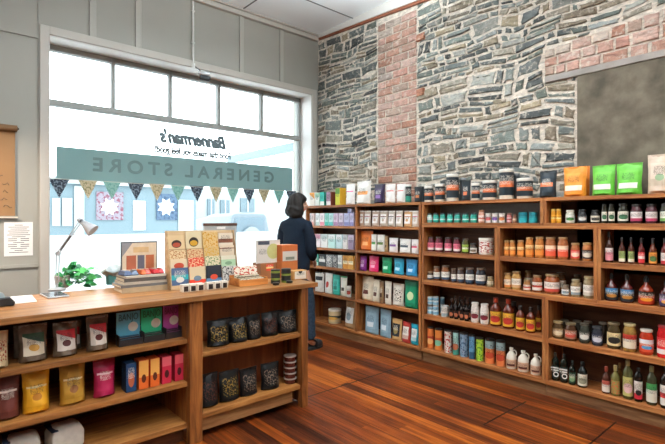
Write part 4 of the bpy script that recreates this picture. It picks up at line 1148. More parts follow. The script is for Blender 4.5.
row([('jar', a, b, v, 'shadowy jar in back row', '#34302a', '#6a6254', None, {'dx': .12}) for a, b, v in ((560, 569.5, 319.4), (572, 582, 320.2), (583, 593, 321), (598, 608, 322))], .466, "low right unit's upper shelf", 'pickle jars on the low right unit')
ol = L('#16221c', '#d8dcd4', 3, True)
gb = '#141c16'
rr = row([('bottle', 550.8, 558.2, 352.2, 'dark oil bottle, rotated white lettering', gb, '#101412', L('#18241e', None), .68), ('bottle', 560, 567.8, 354, 'dark oil bottle, rotated white lettering', gb, '#101412', L('#18241e', None), .68),
     ('bottle', 568.7, 575.6, 360.4, 'dark bottle with green label', gb, '#101412', L('#1e3a2a', '#7a9a74', 3), .62), ('bottle', 577.5, 587.4, 361.6, 'dark bottle with cream label', '#181a18', '#141414', L('#d8d4c0', '#8a8a74', 3), .62)], .128, "low right unit's bottom shelf", 'oil bottles on the low right unit')
for t in rr[:2]:
    g = [c for c in t.children if c.name.startswith('label')][0]
    lm = [v.co for v in g.data.vertices]
    rr_ = max(abs(v.y) for v in lm); zc = sum(v.z for v in lm) / len(lm)
    text('oil', .085, P('#e6e8e2', .5), t, loc=(0.0, -rr_ - .002, zc), rot=(R(90), R(-90), 0))
row([('bottle', 601.8, 610.2, 366.6, 'small bottle with white label', '#4a2a20', '#8a3a2a', L('#ddd6cc', '#b8584a', 1), .58), ('bottle', 611, 620, 365.2, 'clear bottle of mixed pickle', '#6a6438', '#9a8a5a', L('#8a8448', '#c85a3a', 6, False), .6),
     ('bottle', 622.6, 633, 360.2, 'tall bottle with green and pink label', '#4a4a2a', '#8a7a4a', L('#b8b06a', '#d8b0b0', 3), .68), ('bottle', 634, 642.6, 367.6, 'black bottle with red-edged label', '#161412', '#181414', L('#d8cfc4', '#c02a3a', 2, True, '#25201e'), .72),
     ('bottle', 646, 657.2, 366, 'bottle with white label and green leaves', '#3a3a28', '#7a7048', L('#dcdccc', '#3f8a4a', 1), .66), ('bottle', 660, 671, 366.5, 'dark bottle with white and red label', '#1e1a18', '#181414', L('#e0dcd4', '#c03a3a', 4), .66)], .128, "low right unit's bottom shelf", 'vinegar bottles on the low right unit')
row([('bottle', 616.5, 622.8, 363, 'amber bottle half hidden behind', '#7a5428', '#9a7a44', None, .6, {'dx': .1})], .128, "low right unit's bottom shelf", 'vinegar bottles on the low right unit')
# ---------------------------------------------------------------- timber counter
TOP = .927
CYF, CYB, CX1 = 2.72, 3.47, 2.243
OY = 2.775                                        # plane of the left shelves' front edges
t = thing('counter', 'wooden shop counter with open shelves facing the room', 'counter', (0.8, CYF, 0))
def cb(name, x0, x1, y0, y1, z0, z1, m, bev=.002, parent=None):
    return box(x0 - .8, x1 - .8, y0 - CYF, y1 - CYF, z0, z1).build(name, m, parent or t, bevel=bev)
# worktop of three long boards
for i in range(3):
    a, b_ = CYF + (CYB - CYF) * i / 3, CYF + (CYB - CYF) * (i + 1) / 3 - .0015
    cb('worktop_board', -.9, CX1, a, b_, .893, TOP, wood('#6a4124', '#9a683a', '#b5834e', 'x', .33), .003)
# left bay
cb('post', 1.225, 1.312, 2.74, 2.79, 0, .893, cw('z'), .004)
cb('side_panel', 1.225, 1.25, 2.79, 3.36, .09, .893, cw('z'))
for z_, th in ((.656, .028), (.386, .028), (.127, .03)):
    cb('shelf', -.9, 1.225, OY, 3.36, z_ - th, z_, wood('#623818', '#95602e', '#b47c42', 'x'))
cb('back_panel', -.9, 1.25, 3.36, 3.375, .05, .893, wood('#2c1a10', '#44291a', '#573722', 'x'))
cb('kick_board', -.9, 1.225, 2.83, 2.85, 0, .097, wood('#3a2012', '#5a331c', '#6e4426', 'x'))
# right bay
cb('post', 2.098, 2.158, 2.735, 2.785, 0, .893, cw('z'), .004)
cb('side_panel', 2.13, 2.158, 2.785, 3.4, .02, .893, cw('z'))
cb('back_panel', 1.25, 2.13, 3.02, 3.035, .03, .893, wood('#6a3418', '#8c4a26', '#a35e34', 'z', scale=.5))
for z_, th in ((.557, .03), (.169, .03)):
    cb('shelf', 1.312, 2.098 if z_ < .3 else 2.13, 2.752, 3.02, z_ - th, z_, wood('#623818', '#95602e', '#b47c42', 'x'))
cb('bottom_rail', 1.312, 2.04, 2.775, 2.795, .05, .139, wood('#6a4226', '#8f6038', '#a87a4e', 'x'))

# ---------------------------------------------------------------- goods in the counter
PY = ('y', 2.83)
CLEARB = P('#6a5a4c', .25, spec=.6, var=.3, scale=25)
row([('pouch', -9, 9.6, 333, 'cream bag with red flower picture', '#d8c49c', L('#dcc9a2', '#a83a28', 6, True), '#d0bc94', {'d': .09}),
     ('pouch', 19.5, 49.5, 326.2, 'clear pouch with white and green nut label', CLEARB, L('#e4dcc8', '#34503a', 5, True, '#c89a4a'), '#8a7c70', {'d': .1}),
     ('pouch', 54.5, 80, 323.5, 'clear pouch with red bean label', CLEARB, L('#e8e2da', '#c8343a', 5, True, '#5a2a28'), '#8a7c70', {'d': .1}),
     ('pouch', 88.5, 111, 317.3, 'clear pouch with red bean label', CLEARB, L('#e8e2da', '#c8343a', 5, True, '#5a2a28'), '#8a7c70', {'d': .1})], .656, "counter's upper left shelf", 'dried food pouches in the counter', PY)
row([('pouch', 14, 30, 326, 'clear pouch standing in back row', CLEARB, None, '#7a6c60', {'d': .06, 'dx': .13}), ('pouch', 64, 83, 322, 'clear pouch standing in back row', CLEARB, L('#e8e2da', '#c8343a', 5, True), '#7a6c60', {'d': .06, 'dx': .13})], .656, "counter's upper left shelf", 'dried food pouches in the counter', PY)
for i, (ua, ub, va, n_, c, c2) in enumerate(((118.8, 143.5, 311.5, 'sky blue', '#62b6d4', '#2a5a74'), (143.9, 165.6, 308, 'emerald green', '#2cc08c', '#136a4c'), (166.2, 185.6, 305, 'purple', '#b44a9a', '#6a2458'))):
    xa, d = at_y(ua, 2.85); xb2 = at_y(ub, 2.85)[0]
    w_ = (xb2 - xa) * .97; h = zz(va, at_y((ua + ub) / 2, 2.905)[1]) - .6572
    xb2 = min(xb2, 1.2235); w_ = (xb2 - xa) * .97
    b = thing('display_box', f'{n_} open display box of chocolate bars on counter\'s upper left shelf', 'display box', ((xa + xb2) / 2, 2.85, .6572), 0, 'open display boxes of bars')
    box(-w_ / 2, w_ / 2, .056, .06, 0, h).build('header', P(c, .5), b)
    MB().slab((0, .0548, h * .5), (w_ * .49, 0, 0), (0, 0, h * .49), (0, -1, 0), .001).build('header_print', P(c, .45), b)
    text('BANJO', h * .3, P(c2, .5), b, loc=(0, .0525, h * .83), rot=(R(90), 0, 0), width=w_ * .82)
    MB().lathe([(0, 0), (h * .15, 0), (h * .15, .001), (0, .001)], 20).build('speech_patch', P('#e6ddd0', .5), b, loc=(w_ * .2, .0545, h * .52), rot=(R(90), 0, 0))
    m = MB(); m.box(-w_ / 2, w_ / 2, 0, .003, 0, h * .2); m.box(-w_ / 2, -w_ / 2 + .003, .003, .056, 0, h * .34); m.box(w_ / 2 - .003, w_ / 2, .003, .056, 0, h * .34); m.box(-w_ / 2 + .003, w_ / 2 - .003, .003, .056, 0, .003)
    m.build('tray', P('#2a2426', .5), b)
    for q in range(3):
        box(-w_ * .42, w_ * .42, .006 + .016 * q, .020 + .016 * q, .0035, h * (.2 + .035 * q)).build('bar', P('#3a2a2c' if q % 2 else c2, .4), b, bevel=.002)
row([('pouch', -5, 21.5, 377, 'dark brown pouch with white print', '#5a2a22', L('#66322a', '#e8dcd0', 7, True), '#4a221c', {'d': .1}),
     ('pouch', 23.4, 51.5, 373.4, 'bright yellow pouch', '#d89a20', L('#e0a428', '#f0dca0', 7, True, '#b8782a'), '#cc901c', {'d': .1}),
     ('pouch', 61.2, 87.6, 366.4, 'mustard gold pouch', '#a87c2a', L('#b08432', '#e8d8a8', 7, True, '#8a5a34'), '#98701f', {'d': .1}),
     ('pouch', 95.4, 117.4, 361.3, 'raspberry pink pouch', '#a01c44', L('#ac244e', '#ecc8d0', 7, True), '#8c183a', {'d': .09}),
     ('carton', 126, 136.6, 363.4, 'navy blue carton with coloured discs', '#1c3a5a', L('#20426a', '#b8603a', 3, True), {'d': .09}),
     ('carton', 138.8, 148.8, 360.3, 'orange carton with dark disc', '#d85a24', L('#e06a2c', '#f0b05a', 9, False, '#5a2a1c'), {'d': .09}),
     ('carton', 150.2, 159.8, 358.3, 'orange carton with dark disc', '#d85a24', L('#e06a2c', '#f0b05a', 9, False, '#5a2a1c'), {'d': .09}),
     ('carton', 162, 171.6, 356.6, 'crimson carton with dark disc', '#b42238', L('#c02a42', '#d8606a', 1, False, '#4a1a1c'), {'d': .09}),
     ('carton', 174.8, 183.6, 354.3, 'crimson carton with dark disc', '#b42238', L('#c02a42', '#d8606a', 1, False, '#4a1a1c'), {'d': .09})], .386, "counter's middle left shelf", 'pouches and cartons in the counter', PY)
for i, (u, n_) in enumerate(((22, 'left'), (66, 'right'))):
    x = at_y(u, 2.9)[0]
    b = thing('flour_bag', f'white paper packet with navy print, {n_} of two, counter bottom shelf', 'paper bag', (x, 2.92, .1285), R(6 if i else -4), 'white packets on the bottom shelf')
    m = MB()
    ring = []
    for j, (k, z_) in enumerate(((.9, 0), (1, .03), (1, .10), (.86, .135), (.5, .15))):
        ring.append([(.095 * k * sx_, .07 * k * sy_ + .012, z_ + .004 * ((sx_ * sy_ + j) % 2)) for sx_, sy_ in ((-1, -1), (0, -1.06), (1, -1), (1.04, 0), (1, 1), (0, 1.05), (-1, 1), (-1.04, 0))])
    vs = [(p[0] * .85, p[1], p[2] * .92) for r0 in ring for p in r0]
    m.idx(vs, [(j * 8 + q, j * 8 + (q + 1) % 8, (j + 1) * 8 + (q + 1) % 8, (j + 1) * 8 + q) for j in range(4) for q in range(8)] + [tuple(range(8))[::-1], tuple(32 + q for q in range(8))])
    m.build('bag', P('#d8d4ca', .6, var=.08), b, bevel=.006)
    box(-.083, -.05, -.058, .082, .1275, .1315).build('printed_band', P('#1f2c44', .5), b)
KP = '#0c0d0f'
nut = L('#0e0f11', '#7a6226', 6, False)
mix_ = L('#0e0f11', '#6a5a4c', 6, False)
ch = L('#0e0e0f', '#4a261c', 6, False)
def bk(a, b, v, n_, l, **k): return ('pouch', a, b, v, n_, KP, l, '#101214', dict({'d': .085, 'rot': ROTR.uniform(-10, 10)}, **k))
P2 = ('y', 2.80)
row([bk(209.5, 231, 321.2, 'black pouch with golden nut window', nut), bk(232, 249.5, 318.6, 'black pouch with golden nut window', nut), bk(250, 264, 315.6, 'black pouch with pale mixed nuts', mix_), bk(264.6, 280, 313.4, 'black pouch with red-brown window', ch), bk(280.8, 298.5, 311.4, 'black pouch with pale mixed nuts', mix_)], .557, "counter's right upper shelf", 'black pouches in the counter', P2)
row([bk(221, 236, 319, 'plain pouch behind', None, dx=.108, rot=0), bk(272, 287, 311.6, 'plain pouch behind', None, dx=.108, rot=0)], .557, "counter's right upper shelf", 'black pouches in the counter', P2)
row([bk(201.5, 221, 375.4, 'black pouch, hardly any print', ch), bk(222, 242, 372.2, 'black pouch, small gold window', nut), bk(243, 261, 369.4, 'black pouch with pale nuts', mix_), bk(264, 281, 364.4, 'black pouch with large pale window', mix_)], .169, "counter's right lower shelf", 'black pouches in the counter', P2)
# stack of clear lidded tubs at the right end of the lower shelf
hx, hd = at_y(291.5, 2.87)
for q in range(5):
    z_ = .1695 + q * .042
    b = thing('snack_tub', f'{["bottom", "second", "third", "fourth", "topmost"][q]} red-brown tub of the stack on counter\'s right lower shelf', 'tub', (2.070, 2.845, z_), 0, 'stacked tubs in the counter')
    MB().lathe([(0, 0), (.042, 0), (.048, .033), (0, .033)], 22).build('body', P('#5a2a22', .2, spec=.6, var=.4, scale=60), b)
    MB().lathe([(0, .033), (.05, .033), (.05, .0405), (0, .041)], 22).build('lid', P('#a8968c', .2, spec=.6), b)

# ---------------------------------------------------------------- things on the counter
ZC_ = TOP + .0006
def onc(u, v): 
    x, y, d = at_z(u, v, TOP); return x, y
x, y = .30, 3.295
t = thing('paper_sheet', 'white paper sheets on the left end of the counter', 'paper', (x, y, ZC_))
MB().box(-.185, .185, -.145, .145, 0, .004).build('sheet', P('#eceae6', .6, var=.01), t, rot=(0, 0, R(-3)))
x, y = onc(2, 308)
t = thing('tape_dispenser', 'black and grey tape dispenser at the counter\'s left edge', 'tape dispenser', (x - .01, y + .06, ZC_))
m = MB(); pr = [(-.07, 0), (.07, 0), (.075, .02), (.05, .05), (-.03, .045), (-.065, .03)]
vs = [(a, s_ * .026, c) for s_ in (-1, 1) for a, c in pr]
m.idx(vs, [tuple(range(6)), tuple(range(6, 12))[::-1]] + [(i, i + 6, (i + 1) % 6 + 6, (i + 1) % 6) for i in range(6)])
m.build('body', P('#23272a', .35), t, bevel=.005)
MB().lathe([(.012, -.009), (.028, -.009), (.028, .009), (.012, .009)], 22).build('tape_roll', P('#9fb0b8', .3), t, loc=(0, 0, .052), rot=(R(90), 0, 0))
x, y = onc(52, 296)
t = thing('tablet', 'dark tablet with white edge lying flat on the counter', 'tablet', (.60, 3.33, ZC_), R(2))
box(-.06, .06, -.105, .105, 0, .009).build('case', P('#c8ccd0', .3, .3), t, bevel=.003)
box(-.055, .055, -.098, .098, .009, .0098).build('screen', P('#3a4450', .1), t)
# desk lamp
x, y = onc(57, 290.8)
t = thing('desk_lamp', 'pale grey jointed desk lamp with cone shade by the window', 'lamp', (x, y, ZC_))
LG = P('#b9bcc0', .35, .3); LM = P('#b2b5ba', .35)
MB().lathe([(0, 0), (.05, 0), (.052, .012), (.03, .02), (.008, .024), (.008, .05), (0, .05)], 24).build('base', LG, t)
d0 = at_z(57, 290.8, TOP)[2]
def lp(u, v): 
    k = (u - U0) / F; return Vector((d0 * (u - 57) / F * FY, -d0 * (u - 57) / F * FX, zz(v, d0) - TOP))
el, hd_ = lp(58, 253.5), lp(81, 221)
for o_ in (-.008, .008):
    MB().tube([(o_, 0, .045), el + Vector((o_, 0, 0))], .0035).build('lower_arm', LG, t)
    MB().tube([el + Vector((o_, 0, 0)), hd_ + Vector((o_, 0, 0))], .0035).build('upper_arm', LG, t)
MB().tube([el + Vector((0, .014, 0)), el + Vector((0, -.014, 0))], .015, 16).build('elbow_joint', LG, t)
MB().tube([el + (hd_ - el) * .1, el + (hd_ - el) * .55], .006).build('spring', P('#5f6468', .4, .5), t)
ax_ = Vector((FY * .75, -FX * .75, -.62)).normalized()
MB().tube([hd_ - ax_ * .02, hd_ + ax_ * .02, hd_ + ax_ * .04, hd_ + ax_ * .105], [.015, .018, .024, .044], 24).build('lamp_shade', LM, t)
MB().tube([hd_ - Vector((0, .02, 0)), hd_ + Vector((0, .02, 0))], .012, 14).build('head_joint', P('#4a5056', .4), t)
# pothos in a white pot
x, y = onc(58, 290)
y += .10; x += .045
t = thing('potted_plant', 'bright green trailing plant in a white pot on the counter', 'plant', (x, y, ZC_))
MB().lathe([(0, 0), (.04, 0), (.052, .08), (.055, .085), (.05, .088), (.047, .075), (0, .075)], 24).build('pot', WHITE, t)
MB().lathe([(0, .074), (.046, .076), (0, .08)], 16).build('soil', P('#3a2c22', .9), t)
pr = random.Random(3)
GRN = [P('#2f8f4a', .4, var=.3, scale=25), P('#4fae5a', .4, var=.3, scale=25), P('#1f7040', .4, var=.2, scale=25)]
for i in range(70):
    a = pr.uniform(0, 6.28); rr0 = pr.uniform(.02, .12) ; 
    c = Vector((rr0 * math.cos(a) * 1.1 + .075, rr0 * math.sin(a) * .8 - .035, pr.uniform(.03, .18) - rr0 * .3))
    if i > 62: c = Vector((pr.uniform(.16, .23), pr.uniform(-.07, .01), pr.uniform(.03, .08)))
    s_ = pr.uniform(.02, .032)
    d_ = Vector((c.x - .05, c.y, pr.uniform(-.06, .03))); d_ = d_.normalized() if d_.length > .01 else Vector((1, 0, 0))
    n_ = Vector((pr.uniform(-.5, .5), pr.uniform(-1, 0), pr.uniform(.3, 1))).normalized()
    sd = d_.cross(n_).normalized(); n_ = sd.cross(d_)
    pts = [(-.75, 0, 0), (-.9, .45, .06), (-.35, .8, .12), (.3, .55, .08), (1.0, 0, -.12), (.3, -.55, .08), (-.35, -.8, .12), (-.9, -.45, .06)]
    P_ = [c + d_ * p[0] * s_ + sd * p[1] * s_ + n_ * p[2] * s_ for p in pts]
    mid = c
    m = MB(); vs = P_ + [mid] + [p - n_ * .001 for p in P_] + [mid - n_ * .001]
    fs = [(q, (q + 1) % 8, 8) for q in range(8)] + [((q + 1) % 8 + 9, q + 9, 17) for q in range(8)] + [(q, q + 9, (q + 1) % 8 + 9, (q + 1) % 8) for q in range(8)]
    m.idx(vs, fs)
    m.tube([(0, 0, .07), (c * .5) + Vector((0, 0, .06)), P_[0]], .0016, 5)
    m.build('leaf', GRN[i % 3], t)
# turquoise cup with cloth
x, y = onc(110, 288)
t = thing('cloth_cup', 'turquoise cup holding a crumpled grey cloth beside the books', 'cup', (x + .07, y + .19, ZC_))
MB().lathe([(0, 0), (.042, 0), (.046, .05), (.046, .075), (.042, .075), (.04, .02), (0, .02)], 24).build('cup', P('#5fa8a6', .4), t)
m = MB(); n1 = 14; vs, fs = [], []
for j in range(7):
    for i in range(n1):
        a = 2 * math.pi * i / n1; q = j / 6
        rad = .03 + .05 * math.sin(q * 2.2) * (1 + .3 * math.sin(3 * a + q * 4))
        vs.append((rad * math.cos(a) * 1.2 * (1 - .75 * max(0, q - .6) * 2), rad * math.sin(a) * (1 - .75 * max(0, q - .6) * 2), .06 + .075 * q + .012 * math.sin(5 * a)))
fs = [(j * n1 + i, j * n1 + (i + 1) % n1, (j + 1) * n1 + (i + 1) % n1, (j + 1) * n1 + i) for j in range(6) for i in range(n1)] + [tuple(6 * n1 + i for i in range(n1))]
m.idx(vs, fs); m.build('cloth', P('#b9c4c4', .8, var=.2, scale=30), t)
# stack of books, packets on top and a framed print behind
bx_, by_ = onc(119.5, 294.6); bx_ += .022; bx2, _ = onc(168, 290.4); bx2 += .022
bw = bx2 - bx_
z_ = ZC_
for i, (k, th, c, off) in enumerate(((.98, .034, '#b09c7e', 0), (1.03, .018, '#6a6866', -.004), (.97, .017, '#b6aea0', .006), (.9, .024, '#55504c', 0), (.88, .012, '#c4bcae', .004))):
    o = thing('book', f'{["grey-brown bottom", "thin grey second", "thin cream third", "dark-spined fourth", "pale topmost"][i]} book in the counter stack', 'book', (bx_ + bw / 2 + off, by_ + .115, z_), R((i % 3 - 1) * 1.5), 'books stacked on the counter')
    w2 = bw * k / 2
    m = MB(); m.box(-w2, w2, -.10, .105, 0, .0025); m.box(-w2, w2, -.10, .105, th - .0025, th); m.box(-w2, w2, -.10, -.097, .0025, th - .0025)
    m.build('cover', P(c, .5), o)
    box(-w2 + .004, w2 - .004, -.097, .102, .0025, th - .0025).build('pages', P('#d9d0c0' if i != 3 else '#cfc6b6', .8), o)
    z_ += th + .0005
zb = z_
for i, (q, ww, c, n_) in enumerate(((-.36, .05, '#34486a', 'dark blue'), (-.17, .04, '#4a5a72', 'slate blue'), (-.02, .035, '#d8642c', 'orange'), (.11, .035, '#c8402c', 'orange-red'), (.26, .048, '#b8242c', 'red'), (.41, .032, '#c02a34', 'bright red'))):
    o = thing('packet', f'small {n_} packet lying on the book stack', 'packet', (bx_ + bw / 2 + q * bw, by_ + .10, zb), R((-1) ** i * 9), 'packets on the book stack')
    m = MB(); s_ = ww * .6
    vs = [(-s_, -.05, .004), (s_, -.05, .004), (s_, .05, .004), (-s_, .05, .004), (-s_ * .7, -.038, 0), (s_ * .7, -.038, 0), (s_ * .7, .038, 0), (-s_ * .7, .038, 0), (-s_ * .62, -.034, .03), (s_ * .62, -.034, .028), (s_ * .62, .034, .036), (-s_ * .62, .034, .034)]
    m.idx(vs, [(4, 7, 6, 5), (8, 9, 10, 11)] + [(4 + q_, 4 + (q_ + 1) % 4, (q_ + 1) % 4, q_) for q_ in range(4)] + [(q_, (q_ + 1) % 4, 8 + (q_ + 1) % 4, 8 + q_) for q_ in range(4)])
    m.build('wrapper', P(c, .35, var=.25, scale=60), o, bevel=.003)
    box(-s_ * .4, s_ * .4, -.02, .02, .0345, .0365).build('sticker', P('#d8c8b4', .5), o)
px0, px1 = at_y(121, by_ + .26)[0], at_y(157.3, by_ + .26)[0]
dd = at_y(139, by_ + .26)[1]
t = thing('framed_print', 'framed house picture with brown shutters behind the book stack', 'picture', ((px0 + px1) / 2, by_ + .26, ZC_))
pw, ph = (px1 - px0) / 2, zz(241.6, dd) - TOP
box(-pw, pw, 0, .014, 0, ph).build('frame', P('#54565a', .5), t, bevel=.002)
def pl(x0, x1, z0, z1, c, name, y=-.0015): return box(x0 * pw, x1 * pw, y, y + .0015 if y > -.002 else y + .001, z0 * ph, z1 * ph).build(name, P(c, .6, var=.08), t)
pl(-.94, .94, .03, .97, '#d9c7ae', 'print')
for a, b_, c in ((-.72, -.2, '#a4583c'), (-.12, .26, '#5a5866'), (.34, .8, '#b0623f')): pl(a, b_, .40, .70, c, 'shutter', -.0028)
m = MB(); m.idx([(-.94 * pw, -.0028, .97 * ph), (-.94 * pw, -.0028, .68 * ph), (-.4 * pw, -.0028, .97 * ph)] + [(-.94 * pw, -.0018, .97 * ph), (-.94 * pw, -.0018, .68 * ph), (-.4 * pw, -.0018, .97 * ph)], [(0, 1, 2), (5, 4, 3), (0, 3, 4, 1), (1, 4, 5, 2), (2, 5, 3, 0)])
m.build('painted_roof', P('#8a8a8e', .6), t)
pl(-.35, .5, .76, .88, '#cfae80', 'painted_sign', -.0028)
# greeting card rack
ry0 = 3.068
rx0, rx1 = at_y(171.5, ry0)[0], at_y(237.8, ry0)[0]
rw = rx1 - rx0
t = thing('card_rack', 'tiered wooden card rack in the middle of the counter', 'display rack', (rx0 + rw / 2, ry0, ZC_))
RW = wood('#a88a64', '#c4a780', '#d8bf9a', 'x')
box(-rw / 2, rw / 2, -.01, .10, 0, .012).build('base_board', RW, t, bevel=.002)
tiers = [(.012, .00), (.118, .021), (.19, .042), (.258, .063)]
lean = R(4)
for z_, y_ in tiers:
    box(-rw / 2, rw / 2, y_ - .003, y_ + .0175, z_, z_ + .006).build('ledge', RW, t)
    box(-rw / 2, rw / 2, y_ - .006, y_ - .003, z_, z_ + .016).build('lip', RW, t)
for s_ in (-1, 1):
    m = MB(); x_ = s_ * (rw / 2 + .0035)
    pts = [(-.01, .0), (.10, .0), (.10, .40), (.07, .40), (-.012, .03)]
    vs = [(x_ + e * .003, a, b_) for e in (-1, 1) for a, b_ in pts]
    m.idx(vs, [tuple(range(5)), tuple(range(5, 10))[::-1]] + [(i, i + 5, (i + 1) % 5 + 5, (i + 1) % 5) for i in range(5)])
    m.build('end_panel', RW, t)
box(-rw / 2, rw / 2, .1005, .104, .012, .40).build('back_board', RW, t)
cards = [
 [('blue and teal card with white bird', '#4a5f80', '#2aa0a4', 4, '#e8e4dc', .128), ('cream card with red foot', '#d8c6a4', '#d8402c', 2, '#6a7a8a', .128), ('dark floral card with blue foot', '#2c3038', '#5a82a8', 2, '#c84a34', .13), ('black and white patterned card', '#c8c8c4', '#3a3c40', 6, None, .118)],
 [('cream card with small red house', '#dcc8a8', '#b84a34', 3, None, .082), ('scarlet floral card', '#d04434', '#e8c8a0', 6, None, .084), ('cream garden card', '#dccdae', '#6a8a5a', 6, None, .09), ('mint green banner card', '#a8c8a4', '#e0dcc8', 1, '#7a9a7a', .088)],
 [('cream spotted card', '#dcc69c', '#a8683c', 6, None, .07), ('tan patterned card', '#d4b88c', '#b05a38', 6, None, .072), ('yellow garden flower card', '#c9ab78', '#c8982c', 6, None, .085), ('pale envelope card with brown band', '#d8c8b0', '#7a4a34', 7, None, .09)],
 [('tan card with black guitar shape', '#d8be94', '#3a2c28', 3, '#a84a34', .105), ('cream card with dark tall figure', '#d6c8a4', '#2f2a26', 3, '#c89a34', .13), ('yellow sunflower card', '#d2b47c', '#c08a24', 6, None, .125), ('white card with brown lines', '#dcd0bc', '#7a4e3a', 4, None, .115)]]
for ti, (z_, y_) in enumerate(tiers):
    for ci in range(4):
        n_, c, c2, st, c3, h = cards[ti][ci]
        cwid = rw / 4 * .94
        xx = rx0 + rw * (ci + .5) / 4
        o = thing('greeting_card', f'{n_} in the counter card rack', 'greeting card', (xx, ry0 + y_ + .002, ZC_ + z_ + .0065), 0, 'greeting cards in the rack')
        sn, cs = math.sin(lean), math.cos(lean)
        MB().slab((0, h / 2 * sn, h / 2 * cs), (cwid / 2, 0, 0), (0, h / 2 * sn, h / 2 * cs), (0, -cs, sn), .0025).build('card', L(c, c2, st, st in (4, 7), c3), o)
# grey sign leaning behind the rack
x0_, d_ = at_y(204, ry0 + .26); x1_ = at_y(236.5, ry0 + .26)[0]
t = thing('sign_board', 'grey sign board with brown top rail behind the card rack', 'sign', ((x0_ + x1_) / 2, ry0 + .26, ZC_))
hs = zz(223.2, d_) - TOP
box((x0_ - x1_) / 2, (x1_ - x0_) / 2, 0, .012, 0, hs - .02).build('panel', P('#a9adae', .5), t)
box((x0_ - x1_) / 2 - .004, (x1_ - x0_) / 2 + .004, -.006, .018, hs - .02, hs).build('top_rail', P('#5a3f36', .5), t, bevel=.002)
box(-.035, .04, -.003, 0, hs - .05, hs - .028).build('sticker', P('#ecebe8', .5), t)
# little white boxes with dark windows
for i, (ua, ub) in enumerate(((182.6, 189.2), (189.8, 196.6), (197.4, 204.4), (207.4, 213.8), (214.6, 221), (221.8, 227.8))):
    yb_ = 2.915
    xa, d_ = at_y(ua, yb_); xb2 = at_y(ub, yb_)[0]
    w_ = xb2 - xa
    o = thing('gift_box', f'tiny white window box on the counter, {ORD[i]} of six from left', 'box', ((xa + xb2) / 2, yb_, ZC_), 0, 'tiny window boxes')
    m = MB(); m.box(-w_ / 2, w_ / 2, 0, .045, 0, .05)
    m.build('box', P('#e4dfd4', .5), o, bevel=.0015)
    box(-w_ * .3, w_ * .36, -.0012, -.0002, .004, .038).build('window', P('#2a211e', .3, var=.5, scale=90), o)
# wooden tray of seed packets
x0_, d_ = at_y(239.5, 2.90); x1_ = at_y(268, 2.90)[0]
tw = x1_ - x0_
t = thing('wooden_tray', 'small orange-brown wooden tray on the counter', 'tray', ((x0_ + x1_) / 2, 2.90, ZC_))
TW = wood('#8a4f24', '#b8763a', '#cf9050', 'x')
for a in ((-tw / 2, tw / 2, 0, .008, 0, .045), (-tw / 2, tw / 2, .142, .15, 0, .07)): box(*a).build('wall_board', TW, t, bevel=.001)
for s_ in (-1, 1): box(s_ * (tw / 2 - .004) - .004, s_ * (tw / 2 - .004) + .004, .0085, .1415, 0, .055).build('end_board', TW, t, bevel=.001)
box(-tw / 2 + .0085, tw / 2 - .0085, .0085, .1415, 0, .006).build('bottom', TW, t)
for i in range(7):
    c = ['#d8d0bc', '#b8a890', '#dcd6c8', '#6a5040', '#d8cab0', '#c8b8a0', '#e2dccb'][i]
    h = [.042, .05, .048, .055, .06, .062, .125][i]
    w2 = tw * (.40 if i < 6 else .41)
    o = thing('seed_packet', f'{["front cream", "second tan", "third white", "fourth dark", "fifth beige", "sixth buff", "tall back floral"][i]} packet standing in the wooden tray', 'packet', ((x0_ + x1_) / 2 - (.004 if i % 2 else -.004), 2.9 + .014 + .0165 * i, ZC_ + .0065), 0, 'packets in the wooden tray')
    MB().slab((0, .006, h / 2), (w2, 0, 0), (0, .007 * h / .06, h / 2), (0, -1, .1), .003).build('sleeve', L(c, '#b8402c' if i == 6 else '#6a6a50', 6, False, '#a83028' if i == 6 else None), o)
# white card sign and cardboard boxes
yS = 3.14
x0_, d_ = at_y(258.3, yS); x1_ = at_y(282, yS)[0]
SIG_W = (x1_ - x0_) / 2
t = thing('carton_riser', 'plain brown carton carrying the white card sign', 'box', ((x0_ + x1_) / 2 + .03, yS + .02, ZC_))
zr = zz(264, d_) - TOP - .0005
box(-SIG_W * .95, SIG_W * .35, 0, .12, 0, zr).build('box', P('#8c5a34', .7), t, bevel=.002)
box(-SIG_W * .5, SIG_W * .1, -.001, 0, zr * .5, zr * .9).build('label', L('#cf4a34', '#e8c87a', 4), t)
t = thing('card_sign', 'white printed card sign with dark motif and yellow-green disc', 'sign', ((x0_ + x1_) / 2, yS + .03, TOP + zr + .0012))
hs = zz(240.7, d_) - TOP - zr
box(-SIG_W, SIG_W, 0, .006, 0, hs).build('card', P('#d6d3cc', .6), t)
box(-SIG_W * .94, SIG_W * .0, -.001, -.0002, hs * .1, hs * .7).build('print', L('#d6d3cc', None, 0, True), t)
box(-SIG_W * .85, SIG_W * .1, -.001, -.0002, hs * .8, hs * .96).build('motif', P('#3c4450', .6), t)
m = MB(); m.lathe([(0, 0), (SIG_W * .55, 0), (SIG_W * .55, .001), (0, .001)], 28); m.build('disc', P('#b8b878', .6), t, loc=(SIG_W * .42, -.0003, hs * .5), rot=(R(90), 0, 0))
yS = 3.10
x0_, d_ = at_y(281.8, yS); x1_ = at_y(297.6, yS)[0]
w2 = (x1_ - x0_) / 2
z_ = ZC_
zs_ = [(zz(262.2, d_) - TOP, 'lower orange-brown cardboard box under another, right of sign', '#b86a34', L('#b86a34', '#8a4a24', 2, False)), (zz(245.3, d_) - zz(262.2, d_) - .001, 'upper orange-brown cardboard box with grey picture label', '#b8602c', L('#c9c6bc', '#7a8074', 8, False))]
